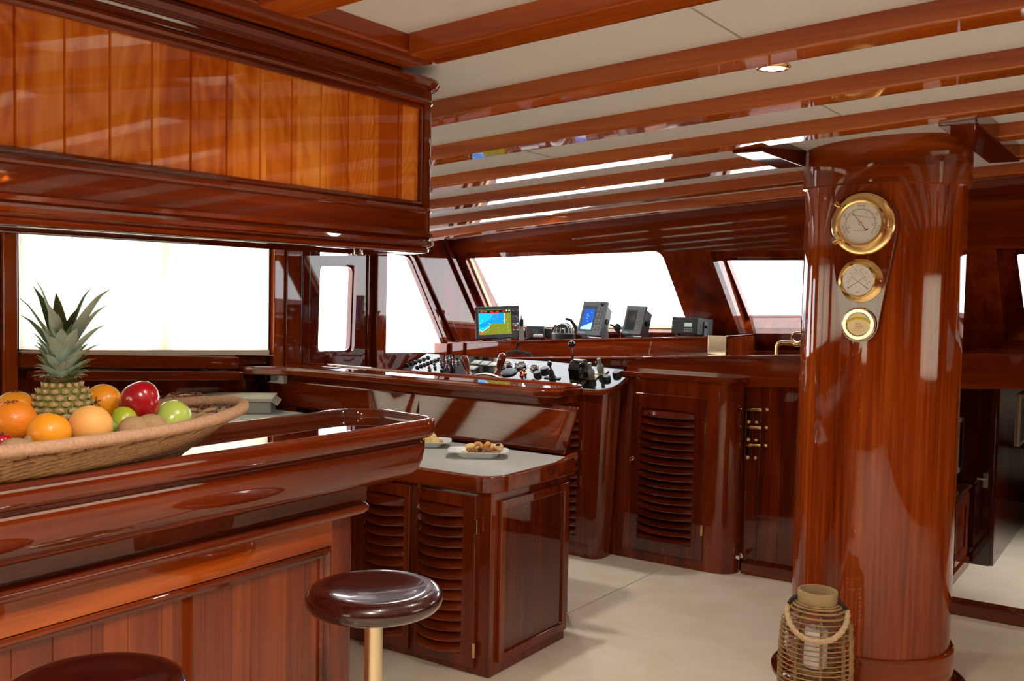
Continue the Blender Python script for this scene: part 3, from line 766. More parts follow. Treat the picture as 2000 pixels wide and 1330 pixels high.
PEACH = fmat('peach_skin', (255, 182, 96), .55, .1, 9); KIWI = simple('kiwi_skin', (176, 140, 98), .85, noise=.12, nscale=90, bump=.3)
GAP = fmat('green_apple_skin', (184, 204, 88), .28, .12, 12, 0, .5); RAP = fmat('red_apple_skin', (172, 20, 28), .22, .3, 14, 0, .7)
YGR = fmat('yellow_green_skin', (178, 186, 44), .35, .15, 14, 0, .4); STEM = simple('fruit_stem', (84, 58, 30), .7)
def orange(px, py, D, rp, label, mat=ORANGE, axis=(0, 0, 1), name='orange', cat='orange'):
    c = RD(px, py, D); r = rp*D/F
    B = Vector((0, 0, 1)).rotation_difference(Vector(axis).normalized()).to_matrix()
    mb = MB(); prof = []
    for i in range(19):
        a = -PI/2+PI*i/18; prof.append((max(.0004, r*cos(a)), r*.97*sin(a)-(.05*r*math.exp(-(max(cos(a), 0)/.16)**2) if a > 0 else 0)))
    mb.lathe(prof, c, 32, B); o = mb.obj(name, mat, angle=180)
    m2 = MB(); m2.lathe([(.001, r*.90), (.0045, r*.915), (.004, r*.93), (.001, r*.935)], c, 8, B); 
    for q_ in range(6):
        a_ = q_*PI/3; m2.tube([c+B @ Vector((r*.06*cos(a_), r*.06*sin(a_), r*.915)), c+B @ Vector((r*.2*cos(a_), r*.2*sin(a_), r*.945)), c+B @ Vector((r*.3*cos(a_), r*.3*sin(a_), r*.925))], .0011, 5)
    m2.obj('stem_end', STEM, o)
    return tag(o, label, cat, G)
def vw(x, y, z): return RGT*x+FWD*y+Vector((0, 0, z))
orange(30, 800, 1.93, 38, 'orange at the far left behind the larger orange', ORANGE, (0, 0, 1))
orange(27, 823, 1.82, 43, 'largest deep orange at the left edge of the basket', ORD_, (.1, -.2, 1))
orange(96, 845, 1.785, 41, 'front orange resting just above the basket rim', ORANGE, vw(.3, .2, 1))
orange(201, 786, 2.02, 36, 'orange turned with its stem scar facing out, right of the pineapple', ORANGE, vw(.0, -1, .12))
orange(177, 832, 1.86, 42, 'pale peach-coloured round fruit right of the front orange', PEACH, vw(.1, .3, 1), 'peach', 'peach')
orange(328, 808, 2.12, 17, 'orange mostly hidden between red apple and green apple', ORD_, (0, 0, 1))
def apple(px, py, D, rp, label, mat, axis, k=1.0):
    c = RD(px, py, D); r = rp*D/F
    B = Vector((0, 0, 1)).rotation_difference(Vector(axis).normalized()).to_matrix()
    prof = [(.001, -.80), (.16, -.86), (.32, -.90), (.55, -.78), (.78, -.50), (.94, -.12), (1.0, .22), (.96, .52), (.80, .80), (.55, .94), (.32, .90), (.16, .76), (.05, .66), (.001, .64)]
    mb = MB(); mb.lathe([(a*r, b_*r*k) for a, b_ in prof], c, 32, B); o = mb.obj('apple', mat, angle=180)
    m2 = MB(); m2.tube([c+B @ Vector((0, 0, r*.64*k)), c+B @ Vector((.1*r, 0, r*.9*k)), c+B @ Vector((.22*r, .05*r, r*1.1*k))], .0016, 6); m2.obj('stem', STEM, o)
    return tag(o, label, 'apple', G)
apple(277, 786, 2.0, 37, 'shiny red apple on top of the fruit heap', RAP, vw(-.5, .2, .8), 1.05)
apple(335, 822, 2.03, 36, 'green apple at the right end of the fruit heap', GAP, vw(.2, .8, .5))
apple(240, 822, 1.95, 25, 'small yellow-green fruit between peach and red apple', YGR, vw(.1, .8, .6))
apple(2, 868, 1.74, 22, 'red apple barely showing at the left edge, beneath the deep orange', RAP, vw(0, 0, 1))
apple(218, 836, 1.93, 16, 'dull green fruit tucked behind the peach', fmat('dull_green_skin', (120, 140, 50), .4), vw(.5, .5, .6))
def kiwi(px, py, D, ra, rb, label, yaw):
    c = RD(px, py, D); mb = MB(); B = Matrix.Rotation(yaw, 3, 'Z')
    mb.ell(c, ra*D/F, rb*D/F, rb*D/F, 24, 14, B); o = mb.obj('kiwi', KIWI, angle=180)
    m2 = MB(); m2.ell(c+B @ Vector((ra*D/F, 0, 0)), .003, .003, .003, 8, 6); m2.obj('stem_end', STEM, o)
    tag(o, label, 'kiwi', G)
kiwi(262, 842, 1.92, 33, 30, 'left of the two brown kiwis below the red apple', YAW+.9)
kiwi(294, 838, 1.94, 34, 30, 'right of the two brown kiwis, against the green apple', YAW+.5)
kiwi(32, 880, 1.72, 36, 25, 'brown kiwi low at the left, showing above the basket rim', YAW+.1)
kiwi(60, 862, 1.76, 14, 14, 'brown kiwi mostly hidden behind the front orange', YAW)

# pineapple
pc = RD(122, 796, 1.965); PR = 1.965/F
pn = thing('pineapple', 'ripe pineapple with tall grey-green crown standing in the fruit basket', 'pineapple', (pc.x, pc.y, pc.z-54*PR))
def prr(s): return PR*(57*(1-abs(2*s-.92)**2.6*.42))       # s: 0 bottom .. 1 top
mb = MB(); H0, H1 = pc.z-62*PR, pc.z+50*PR
mb.lathe([(.004, H0)]+[(prr(i/14)*.95*(1 if 0 < i < 14 else .80), H0+(H1-H0)*i/14) for i in range(15)]+[(.01, H1+.003)], (pc.x, pc.y, 0), 32)
mb.obj('rind', simple('pineapple_rind', (128, 128, 56), .6, noise=.4, nscale=90), pn, angle=180)
mb = MB(); rows = 10
for i in range(rows):
    s = (i+.5)/rows; nn = 15; r = prr(s); z = H0+(H1-H0)*s
    for j in range(nn):
        a = 2*PI*(j+.5*(i % 2))/nn
        nrm = Vector((cos(a), sin(a), (s-.46)*1.1)).normalized(); c = Vector((pc.x, pc.y, z))+Vector((cos(a), sin(a), 0))*r*.92
        tx = Vector((-sin(a), cos(a), 0)); ty = nrm.cross(tx)
        hw, hh = PI*r/nn*.98, (H1-H0)/rows*.62
        def ringp(k_, o_): return [c+tx*hw*k_*cos(2*PI*q_/6+PI/6)+ty*hh*k_*sin(2*PI*q_/6+PI/6)+nrm*o_ for q_ in range(6)]
        mb.cur = 0; mb.loft([ringp(1.0, 0), ringp(.78, .0055)], cap=False)
        mb.cur = 1; mb.loft([ringp(.78, .0055), ringp(.34, .0068)], cap=False)
        mb.cur = 2; mb.loft([ringp(.34, .0068), [p+Vector((0, 0, .003)) for p in ringp(.05, .0095)]], cap=False)
mb.obj('eyes', [simple('pineapple_green', (142, 138, 64), .6, noise=.35, nscale=40), simple('pineapple_tan', (182, 152, 98), .6, noise=.3, nscale=70), simple('pineapple_pink', (224, 188, 156), .6)], pn, smooth=False)
LEAF = simple('pineapple_leaf', (188, 210, 192), .55, noise=.18, nscale=22, spec=.3)
LEAF2 = simple('pineapple_leaf_deep', (132, 160, 110), .5, noise=.2, nscale=22)
mb = MB()
top = Vector((pc.x, pc.y, H1-.002))
def leaf(base, tip, w, bend, mi=0):
    d = tip-base; out = Vector((d.x, d.y, 0)); out = out.normalized() if out.length > 1e-4 else RGT
    side = d.cross(Vector((0, 0, 1))); side = side.normalized() if side.length > 1e-4 else RGT
    nrm = side.cross(d).normalized()
    rings = []; n_ = 10
    for i in range(n_+1):
        s = i/n_; p = base+d*s+Vector((0, 0, 1))*bend*d.length*s*(1-s)*2
        if s > .8: p = p+out*.08*d.length*(s-.8)*2-Vector((0, 0, 1))*.03*d.length*(s-.8)*2
        ww = 1.5*w*((.75+.25*min(1, s*4))*(1-s**2.2)+.015); tr = ww*.38
        rings.append([p-side*ww+nrm*tr, p-side*ww*.5+nrm*tr*.25, p, p+side*ww*.5+nrm*tr*.25, p+side*ww+nrm*tr])
    mb.cur = mi; mb.loft(rings, closed=False, cap=False)
def tp(px, py, dd): return RD(px, py, 1.965+dd)
for px, py, dd, w, bend, mi, bh in ((70, 538, -.02, .0135, .10, 0, .075), (68, 556, .03, .010, .08, 1, .07), (37, 576, -.03, .0105, .14, 1, .06), (42, 613, .0, .011, .16, 0, .05), (176, 556, .03, .013, .08, 1, .08), (214, 560, -.03, .0125, .16, 0, .07),
                                    (209, 592, .0, .013, .16, 0, .06), (207, 631, -.02, .011, .14, 0, .05), (200, 669, .01, .010, .12, 0, .04), (70, 660, -.02, .010, .14, 0, .04), (68, 673, .02, .009, .1, 1, .03), (95, 590, -.05, .013, .05, 0, .07),
                                    (120, 640, -.07, .013, .1, 0, .05), (150, 640, -.06, .012, .1, 0, .05), (100, 655, -.07, .012, .1, 0, .04), (150, 600, .05, .012, .06, 1, .08), (110, 570, .06, .012, .05, 1, .08), (175, 680, -.05, .010, .14, 0, .03), (85, 690, -.05, .010, .14, 0, .03)):
    tip = tp(px, py, dd); b0 = top+Vector((0, 0, bh*.5))+(tip-top)*.04
    leaf(b0, tip, w, bend, mi)
rnd = random.Random(11)
for i in range(74):
    a = i*2.399963; lv = i/73
    R_ = (.050+.012*sin(lv*PI)-.012*lv)*rnd.uniform(.85, 1.12); hh = .004+.125*lv**1.15+rnd.uniform(-.006, .006)
    tip = top+Vector((cos(a)*R_, sin(a)*R_, hh+.008)); b0 = top+Vector((cos(a)*.016*(1-.5*lv), sin(a)*.016*(1-.5*lv), .002+hh*.3))
    leaf(b0, tip, .0085, .05 if lv > .3 else .25, 0 if i % 4 else 1)
for i in range(14):
    a = i*2*PI/14; leaf(top+Vector((cos(a)*.012, sin(a)*.012, 0)), top+Vector((cos(a)*.042, sin(a)*.042, .012)), .008, .3, 2)
mb.obj('crown', [LEAF, LEAF2, simple('pineapple_leaf_dry', (170, 138, 104), .7)], pn, angle=60)

# ------------------------------------------------------------------ mast column
CX, CY, CR = -.948, 3.877, .288
mc = thing('mast_column', 'thick round mahogany column with instruments near the right side', 'column', (CX, CY, 0))
MB().lathe([(CR, .15), (CR, 1.862)], (CX, CY, 0), 96).obj('shaft', W['col'], mc)
MB().lathe([(CR, 1.854), (CR+.011, 1.859), (CR+.011, 2.045), (CR, 2.05)], (CX, CY, 0), 96).obj('collar', W['ring'], mc)
MB().lathe([(CR+.01, .0), (CR+.016, .02), (CR+.016, .155), (CR+.010, .163), (CR-.002, .165)], (CX, CY, 0), 96).obj('plinth', W['ring'], mc)
MB().lathe([(CR+.01, .002), (CR+.07, .002), (CR+.07, .012), (CR+.055, .024), (CR+.01, .028)], (CX, CY, 0), 96).obj('base_ring', W['drkx'], mc)

# instrument board: flat tapered board on the column, facing aft-port
th_n = math.radians(33.0)
nB = -RGT*sin(th_n)-FWD*cos(th_n); tB = RGT*cos(th_n)-FWD*sin(th_n); upB = Vector((0, 0, 1))
SCI = .935
def bframe(z, off=0.):
    o = Vector((CX, CY, 0))+nB*(CR+.018+off)+Vector((0, 0, z))
    return Matrix(((tB.x, upB.x, nB.x, o.x), (tB.y, upB.y, nB.y, o.y), (tB.z, upB.z, nB.z, o.z), (0, 0, 0, 1))) @ Matrix.Scale(SCI if off else 1., 4)
zA, zB_, zC = 1.7105, 1.512, 1.359
ra, rb = .116, .064
al = math.asin((ra-rb)/(zA-zC))
loop = [(ra*cos(a), zA+ra*sin(a)) for a in [al*-1+(PI+2*al)*i/28 for i in range(29)]]+[(rb*cos(a), zC+rb*sin(a)) for a in [PI+al+(PI-2*al)*i/20 for i in range(21)]]
mb = MB(); mb.xf = bframe(0)
mb.loft([[(x, y, math.sqrt(CR*CR-x*x)-CR-.0165) for x, y in loop], [(x, y, .006) for x, y in loop], [(x*.985, y, .012) for x, y in loop]])
tag(mb.obj('instrument_board', W['redz'], angle=50), 'tapered mahogany board on the column holding three brass instruments', 'board')
def ringlathe(mb, prof, n=48): return mb.lathe(prof, (0, 0, 0), n)
def arcline(mb, r, w, a0, a1, z, n=24):
    return mb.loft([[(r*cos(a0+(a1-a0)*i/n), r*sin(a0+(a1-a0)*i/n), z) for i in range(n+1)], [((r+w)*cos(a0+(a1-a0)*i/n), (r+w)*sin(a0+(a1-a0)*i/n), z) for i in range(n+1)]], closed=False, cap=False)
def ticks(mb, r0, r1, w, a0, a1, n, z):
    for i in range(n+1):
        a = a0+(a1-a0)*i/n; c, s = cos(a), sin(a)
        mb.add([(r0*c-w*s, r0*s+w*c, z), (r1*c-w*s, r1*s+w*c, z), (r1*c+w*s, r1*s-w*c, z), (r0*c+w*s, r0*s-w*c, z)], [(0, 1, 2, 3)])
def quadline(mb, p, q, w, z):
    p, q = Vector(p), Vector(q); d = (q-p).normalized(); s = Vector((-d.y, d.x))*w
    return mb.add([(*(p+s), z), (*(q+s*.5), z), (*(q-s*.5), z), (*(p-s), z)], [(0, 1, 2, 3)])
# barometer
X4 = bframe(zA, .012)
t = thing('barometer', 'large brass porthole barometer at the top of the column board', 'barometer', X4.translation, 'brass instruments on the column')
mb = MB(); mb.xf = X4; ringlathe(mb, [(.07, 0), (.116, 0), (.116, .005), (.112, .009), (.088, .011), (.085, .012)]); mb.obj('flange', BRASS, t)
mb = MB(); mb.xf = X4; ringlathe(mb, [(.086, .0), (.088, .03), (.091, .036), (.090, .044), (.084, .049), (.077, .048), (.075, .043), (.0745, .035)]); bz_ = mb.obj('bezel', BRASS, t)
mb = MB(); mb.xf = X4; ringlathe(mb, [(.001, .036), (.0755, .036), (.0755, .030), (.001, .030)]); face = mb.obj('dial', DIAL, t, smooth=False)
mb = MB(); mb.xf = X4
arcline(mb, .052, .0012, math.radians(-40), math.radians(220), .0366); ticks(mb, .0535, .058, .0004, math.radians(-40), math.radians(220), 52, .0366); ticks(mb, .052, .060, .0007, math.radians(-40), math.radians(220), 13, .0366)
for body, ang, rr, sz in (('Change', 90, .066, .0105), ('Fair', 30, .066, .010), ('Rain', 150, .066, .010), ('Stormy', 200, .064, .010), ('Very Dry', -20, .066, .009)):
    a = math.radians(ang); text_into(mb, body, sz, Matrix.Translation((rr*cos(a), rr*sin(a), .0367)) @ Matrix.Rotation(a-PI/2, 4, 'Z'))
text_into(mb, 'ROYAL MARINER', .0062, Matrix.Translation((.0, -.026, .0367)))
for i, s in enumerate(('28', '29', '30', '31')): 
    a = math.radians(200-i*68); text_into(mb, s, .008, Matrix.Translation((.044*cos(a), .044*sin(a), .0367)) @ Matrix.Rotation(a-PI/2, 4, 'Z'))
mb.obj('lettering', GREYINK, face, smooth=False)
mb = MB(); mb.xf = X4; quadline(mb, (.022, -.026), (-.030, .040), .0013, .0385); quadline(mb, (.028, -.020), (.016, -.028), .002, .0385); mb.obj('needle', INK, face, smooth=False)
mb = MB(); mb.xf = X4; quadline(mb, (-.03, .032), (.05, .018), .0008, .0395); mb.lathe([(.001, .0385), (.006, .0385), (.006, .041), (.001, .042)], (0, 0, 0), 14); mb.obj('set_hand', BRASS, face)
mb = MB(); mb.xf = X4; mb.box((.086, -.02, .008), (.108, .02, .018)); mb.box((.091, -.012, .016), (.103, .012, .028)); mb.tube([(.097, -.02, .02), (.097, .02, .02)], .006, 10); mb.obj('hinge', BRASS, t, bevel=.002)
for sgn, ang in ((1, 140), (-1, 218)):
    a = math.radians(ang); mb = MB(); mb.xf = X4 @ Matrix.Translation((.102*cos(a), .102*sin(a), .01)) @ Matrix.Rotation(a, 4, 'Z')
    mb.tube([(0, 0, 0), (0, 0, .026)], .006, 10); mb.tube([(-.004, 0, .022), (.010, .006, .032), (.020, .004, .034)], .0045, 8); mb.tube([(-.004, 0, .022), (.010, -.006, .030), (.020, -.004, .030)], .0045, 8); mb.obj('wing_nut', BRASS, t)
# thermometer-hygrometer
X4 = bframe(zB_, .012)
t = thing('thermo_hygrometer', 'middle brass instrument with two crossed needles on the column board', 'hygrometer', X4.translation, 'brass instruments on the column')
mb = MB(); mb.xf = X4; ringlathe(mb, [(.05, 0), (.082, 0), (.082, .004), (.078, .007), (.066, .009), (.064, .010)]); mb.obj('flange', BRASS, t)
mb = MB(); mb.xf = X4; ringlathe(mb, [(.064, 0), (.064, .034), (.066, .038), (.066, .044), (.061, .048), (.057, .046), (.056, .04)]); mb.obj('bezel', BRASS, t)
mb = MB(); mb.xf = X4; ringlathe(mb, [(.001, .041), (.057, .041), (.057, .034), (.001, .034)]); face = mb.obj('dial', DIAL, t, smooth=False)
mb = MB(); mb.xf = X4 @ Matrix.Translation((0, 0, .0415))
for sx in (1, -1):
    P_ = [(sx*(-.036+.032*s**1.5), -.016+.056*s) for s in [i/12 for i in range(13)]]
    for a_, b_ in zip(P_, P_[1:]): quadline(mb, a_, b_, .0006, 0)
    P_ = [(sx*(-.026+.026*s**1.5), -.006+.036*s) for s in [i/12 for i in range(13)]]
    for a_, b_ in zip(P_, P_[1:]): quadline(mb, a_, b_, .0003, 0)
for i, (x, y, s) in enumerate(((-.041, -.005, '0'), (-.038, .012, '10'), (-.029, .027, '20'), (-.012, .041, '30'), (.012, .041, '90'), (.029, .027, '70'), (.038, .012, '50'), (.041, -.005, '30'))): text_into(mb, s, .0065, Matrix.Translation((x, y, 0)))
mb.box((-.006, -.043, 0), (-.001, -.041, .0002)); mb.box((.001, -.043, 0), (.006, -.041, .0002)); mb.obj('lettering', GREYINK, face, smooth=False)
mb = MB(); mb.xf = X4 @ Matrix.Translation((0, 0, .043)); 
for sx in (1, -1):
    quadline(mb, (sx*.037, -.030), (sx*-.028, .016), .0008, 0); quadline(mb, (sx*.037, -.030), (sx*.024, -.021), .0016, .0003)
mb.obj('needle', INK, face, smooth=False)
mb = MB(); mb.xf = X4; mb.lathe([(.001, .006), (.004, .008), (.001, .012)], (.073, 0, 0), 10); mb.lathe([(.001, .006), (.004, .008), (.001, .012)], (-.073, 0, 0), 10); mb.obj('screw', BRASS, t)
# clinometer
X4 = bframe(zC, .012)
t = thing('clinometer', 'lowest brass instrument with a yellow curved tube and red ship drawing', 'clinometer', X4.translation, 'brass instruments on the column')
mb = MB(); mb.xf = X4; ringlathe(mb, [(.040, 0), (.062, 0), (.064, .006), (.063, .012), (.057, .017), (.046, .017), (.042, .014), (.041, .010)]); mb.obj('bezel', BRASSP, t)
mb = MB(); mb.xf = X4; ringlathe(mb, [(.001, .011), (.047, .011), (.047, .006), (.001, .006)]); face = mb.obj('dial', simple('champagne_dial', (214, 196, 150), .35, .5), t, smooth=False)
mb = MB(); mb.xf = X4 @ Matrix.Translation((0, -.045, .013)); mb.tube([(.068*cos(a), .068*sin(a), 0) for a in [math.radians(50+80*i/16) for i in range(17)]], .004, 8); mb.obj('level_tube', simple('yellow_tube', (236, 206, 30), .2, coat=.5), t)
mb = MB(); mb.xf = X4 @ Matrix.Translation((0, -.012, .0116)); w_ = .0006
for pa, pb_ in (((-.020, -.012), (.022, -.012)), ((-.020, -.012), (-.015, -.004)), ((.022, -.012), (.020, -.002)), ((-.008, -.006), (-.008, .018)), ((.004, -.006), (.004, .022)), ((.014, -.004), (.014, .014)), ((-.015, -.004), (.020, -.002))): quadline(mb, pa, pb_, w_, 0)
for x, y, s in ((-.008, .002, .010), (-.008, .012, .007), (.004, .003, .011), (.004, .014, .008), (.014, .004, .008)): arcline(mb, .0, .0012, 0, 2*PI, 0, 4); mb.loft([[(x-s*.7, y, 0), (x+s*.7, y-.001, 0)], [(x-s*.6, y+.0015, 0), (x+s*.6, y+.0008, 0)]], closed=False, cap=False); mb.loft([[(x-s*.7, y, 0), (x-s*.7+.001, y, 0)], [(x-s*.4, y+s*.7, 0), (x-s*.4+.001, y+s*.7, 0)]], closed=False, cap=False)
mb.obj('ship_drawing', simple('red_print', (196, 96, 70), .6), face, smooth=False)

# ------------------------------------------------------------------ rattan lantern
lc_ = RD(1592, 1300, 3.33); LX, LY = lc_.x, lc_.y; LR = .124
lt = thing('rattan_lantern', 'rattan lantern with rope handle and white candle before the column', 'lantern', (LX, LY, 0))
def lrad(z):
    if z < .34: return LR*(1-.10*(abs(z-.17)/.17)**2.5*.6)
    s = (z-.34)/.065; return LR*.94-(LR*.94-.064)*s**1.4 if s < 1 else .064
mb = MB(); zs_ = [.012+i*.0165 for i in range(23)]
for z in zs_:
    r_ = lrad(z); mb.tube([(LX+r_*cos(2*PI*i/40), LY+r_*sin(2*PI*i/40), z) for i in range(40)], .0022, 6, closed=True)
for r_, z in ((.105, .378), (.092, .392), (.080, .402), (.070, .407)): mb.tube([(LX+r_*cos(2*PI*i/40), LY+r_*sin(2*PI*i/40), z) for i in range(40)], .004, 6, closed=True)
mb.obj('cane_rings', CANE, lt)
mb = MB(); fa = math.atan2(-LY, -LX)
for i in range(9):
    a = fa+.15+i*2*PI/9
    for da in (-.035, .035) if i % 2 else (0,):
        mb.tube([(LX+(lrad(z)-.004)*cos(a+da), LY+(lrad(z)-.004)*sin(a+da), z) for z in [.002+.398*k/14 for k in range(15)]], .0048, 6)
mb.obj('cane_stakes', DCANE, lt)
mb = MB(); a = fa+1.2
rings = []
for k in range(29):
    z = .004+.39*k/28; r_ = lrad(z)+.004+.0025*sin(k*1.9)
    for q_ in (0,): rings.append([(LX+r_*cos(a+d_)+0, LY+r_*sin(a+d_), z) for d_ in (-.13, -.06, .06, .13)])
mb.loft(rings, closed=False, cap=False); bnd = mb.obj('woven_band', CANE, lt); md = bnd.modifiers.new('solid', 'SOLIDIFY'); md.thickness = .006
MB().lathe([(.058, .398), (.064, .398), (.066, .408), (.066, .448), (.064, .451), (.060, .451), (.058, .446), (.058, .398)], (LX, LY, 0), 44).obj('collar', simple('bamboo_collar', (176, 148, 104), .55, noise=.15, nscale=18), lt)
MB().lathe([(.001, .17), (.06, .17), (.062, .175), (.06, .182), (.001, .182)], (LX, LY, 0), 32).obj('candle_plate', DCANE, lt)
MB().lathe([(.001, .01), (.03, .01), (.026, .08), (.03, .17), (.001, .17)], (LX, LY, 0), 20).obj('stand', DCANE, lt)
MB().lathe([(.001, .001), (.115, .001), (.115, .012), (.001, .012)], (LX, LY, 0), 32).obj('base', DCANE, lt)
cd = MB().lathe([(.001, .1825), (.034, .1825), (.039, .188), (.039, .313), (.035, .32), (.02, .318), (.001, .315)], (LX, LY, 0), 32).obj('candle', CANDLE)
tag(cd, 'white pillar candle standing inside the rattan lantern', 'candle')
m2 = MB().tube([(LX, LY, .314), (LX+.001, LY, .328)], .0012, 6).obj('wick', INK, cd)
side = Vector((-sin(fa), cos(fa), 0)); frt = Vector((cos(fa), sin(fa), 0)); O_ = Vector((LX, LY, 0))
for sg in (1, -1):
    p_ = O_+side*sg*.072+Vector((0, 0, .425)); mb = MB(); mb.tube([p_-side*sg*.008, p_+side*sg*.012+frt*.012-Vector((0, 0, .012)), p_+side*sg*.024+frt*.02-Vector((0, 0, .03))], .007, 8); mb.obj('leather_tab', simple('dark_leather_%d' % (sg+2), (52, 32, 24), .6), lt)
path = []
for k in range(121):
    s = k/120*PI; path.append(O_+side*.098*cos(s)+frt*(.03+.12*sin(s)**.8)+Vector((0, 0, .395-.075*sin(s)**.9)))
mb = MB(); rings = []
for i, p in enumerate(path):
    t_ = (path[min(i+1, 120)]-path[max(i-1, 0)]).normalized(); a_ = t_.cross(Vector((0, 0, 1))).normalized(); b_ = a_.cross(t_)
    rings.append([p+(a_*cos(2*PI*k/12)+b_*sin(2*PI*k/12))*.0088*(1+.20*cos(3*2*PI*k/12+i*.9)) for k in range(12)])
mb.loft(rings); mb.obj('rope_handle', ROPE, lt, angle=180)

# ------------------------------------------------------------------ dash, bulkhead
ds = thing('dashboard', 'stepped mahogany dashboard shelf under the windscreen', 'dashboard', (-1.5, 5.2, 1.0))
mb = MB(); cb(mb, XS+.01, XE-.01, 4.92, 4.95, lambda x: max(zl(x)-.165, .96), lambda x: zl(x)-.004, 30); mb.obj('front_band', W['redx'], ds)
mb = MB(); cb(mb, XS+.01, XE-.01, 4.905, 5.70, lambda x: zl(x)-.016, zl, 30); mb.obj('lower_ledge', W['redx'], ds, bevel=.006)
mb = MB(); cb(mb, -3.92, -2.07, 5.15, 5.17, lambda x: zl(x)-.002, lambda x: zs(x)-.003, 16); mb.obj('riser', W['redx'], ds)
mb = MB(); cb(mb, -3.92, -2.07, 5.142, 5.64, lambda x: zs(x)-.012, zs, 16); mb.obj('shelf', W['redx'], ds, bevel=.003)
mb = MB(); cb(mb, -2.085, -2.07, 5.15, 5.62, lambda x: zl(x)-.002, lambda x: zs(x)-.003, 2); mb.obj('end_panel', W['redz'], ds)
for pxa, pxb, pyt, pyb, y in ((848, 873, 671, 694, 5.10), (873, 905, 669, 700, 5.13)):
    A, B = RY(pxa, pyb, y), RY(pxb, pyt, y); bx((A.x, y, A.z-.03), (B.x, y+.3, B.z)).obj('end_block', W['redx'], ds, bevel=.003)
A, B = RY(1383, 687, 5.125), RY(1420, 657, 5.125)
tag(bx((A.x, 5.115, zl(A.x)), (B.x, 5.149, B.z+.004)).obj('metal_box', simple('mirror_metal', (220, 200, 180), .12, 1.), bevel=.004), 'small shiny metal box at the right end of the device shelf', 'box')
struct(bx((XS, 4.955, 0), (-1.86, 4.975, 1.0)).obj('wall_bulkhead', W['drkz']), 'bulkhead behind the helm console')
mb = MB(); x = -1.9
while x < -.98:
    x1 = min(x+.11, -.97); c = .002; mb.prism([(x, 4.955), (x, 4.942+c), (x+c, 4.942), (x1-c, 4.942), (x1, 4.942+c), (x1, 4.955)], lambda p: (*p, .06), lambda p: (*p, zl(x)-.13)); x = x1
struct(mb.obj('wall_planked', W['bulk']), 'vertical mahogany planks left of the column')
struct(bx((.5, 4.94, 0), (XE, 4.975, 1.2)).obj('wall_bulkhead', W['drkz']))
struct(bx((-1.855, 4.895, 0), (-.97, 4.942, .062)).obj('baseboard_front', W['redx'], bevel=.006))
struct(bx((-.97, 4.87, 0), (.52, 4.955, .062)).obj('trim_40', W['redx'], bevel=.006), 'low mahogany coaming across the companionway')
# companionway beyond the column
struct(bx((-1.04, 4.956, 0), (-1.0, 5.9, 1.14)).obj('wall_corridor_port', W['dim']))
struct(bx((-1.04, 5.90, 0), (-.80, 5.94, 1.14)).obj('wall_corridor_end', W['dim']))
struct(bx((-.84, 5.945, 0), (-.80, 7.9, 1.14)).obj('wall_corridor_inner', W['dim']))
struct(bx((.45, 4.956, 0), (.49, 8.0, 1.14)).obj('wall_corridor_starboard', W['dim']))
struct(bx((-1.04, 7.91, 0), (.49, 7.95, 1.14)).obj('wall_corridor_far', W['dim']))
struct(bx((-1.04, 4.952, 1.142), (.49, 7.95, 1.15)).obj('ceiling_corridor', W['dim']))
t = thing('corridor_cabinet', 'low dark panelled cabinet inside the companionway', 'cabinet', (-.95, 5.4, 0))
bx((-.998, 5.0, .0), (-.925, 5.83, .43)).obj('body', W['redz'], t)
bx((-.998, 4.995, .43), (-.912, 5.84, .448)).obj('top', W['redy'], t, bevel=.004)
bx((-.925, 5.0, 0), (-.908, 5.835, .05)).obj('plinth', W['redy'], t)
for y0 in (5.05, 5.44):
    mb = MB(); holed(mb, [(y0, .07), (y0+.36, .07), (y0+.36, .41), (y0, .41)], [[(y0+.06, .12), (y0+.30, .12), (y0+.30, .36), (y0+.06, .36)]], lambda p: (-.925, *p), lambda p: (-.914, *p)); mb.obj('door', W['redz'], t, bevel=.003)
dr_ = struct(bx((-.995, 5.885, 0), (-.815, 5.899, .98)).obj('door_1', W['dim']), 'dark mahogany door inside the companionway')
q = RY(1925, 935, 5.88)
mb = MB(); mb.box((q.x-.012, 5.876, q.z-.05), (q.x+.012, 5.886, q.z+.03)); mb.tube([(q.x, 5.88, q.z), (q.x, 5.86, q.z), (q.x-.04, 5.858, q.z)], .006, 8); mb.obj('handle', STEEL, dr_)
def picture(x, y0, y1, z0, z1, label):
    t = thing('framed_picture', label, 'picture', (x+.01, (y0+y1)/2, z0), 'framed pictures in the companionway')
    mb = MB(); holed(mb, [(y0, z0), (y1, z0), (y1, z1), (y0, z1)], [[(y0+.025, z0+.025), (y1-.025, z0+.025), (y1-.025, z1-.025), (y0+.025, z1-.025)]], lambda p: (x+.001, *p), lambda p: (x+.016, *p)); mb.obj('frame', FRAMEW, t)
    bx((x+.001, y0+.02, z0+.02), (x+.008, y1-.02, z1-.02)).obj('print', PAPER, t)
A, B = RX(1869, 928, -1.0), RX(1886, 808, -1.0); picture(-1.0, B.y-.28, B.y, RX(1886, 908, -1.0).z, B.z, 'pale framed picture just right of the column in the companionway')
A, B = RX(1985, 872, -.8), RX(2012, 775, -.8); picture(-.8, A.y, A.y+.5, A.z, RX(1987, 772, -.8).z, 'pale framed picture at the right edge of the photo')

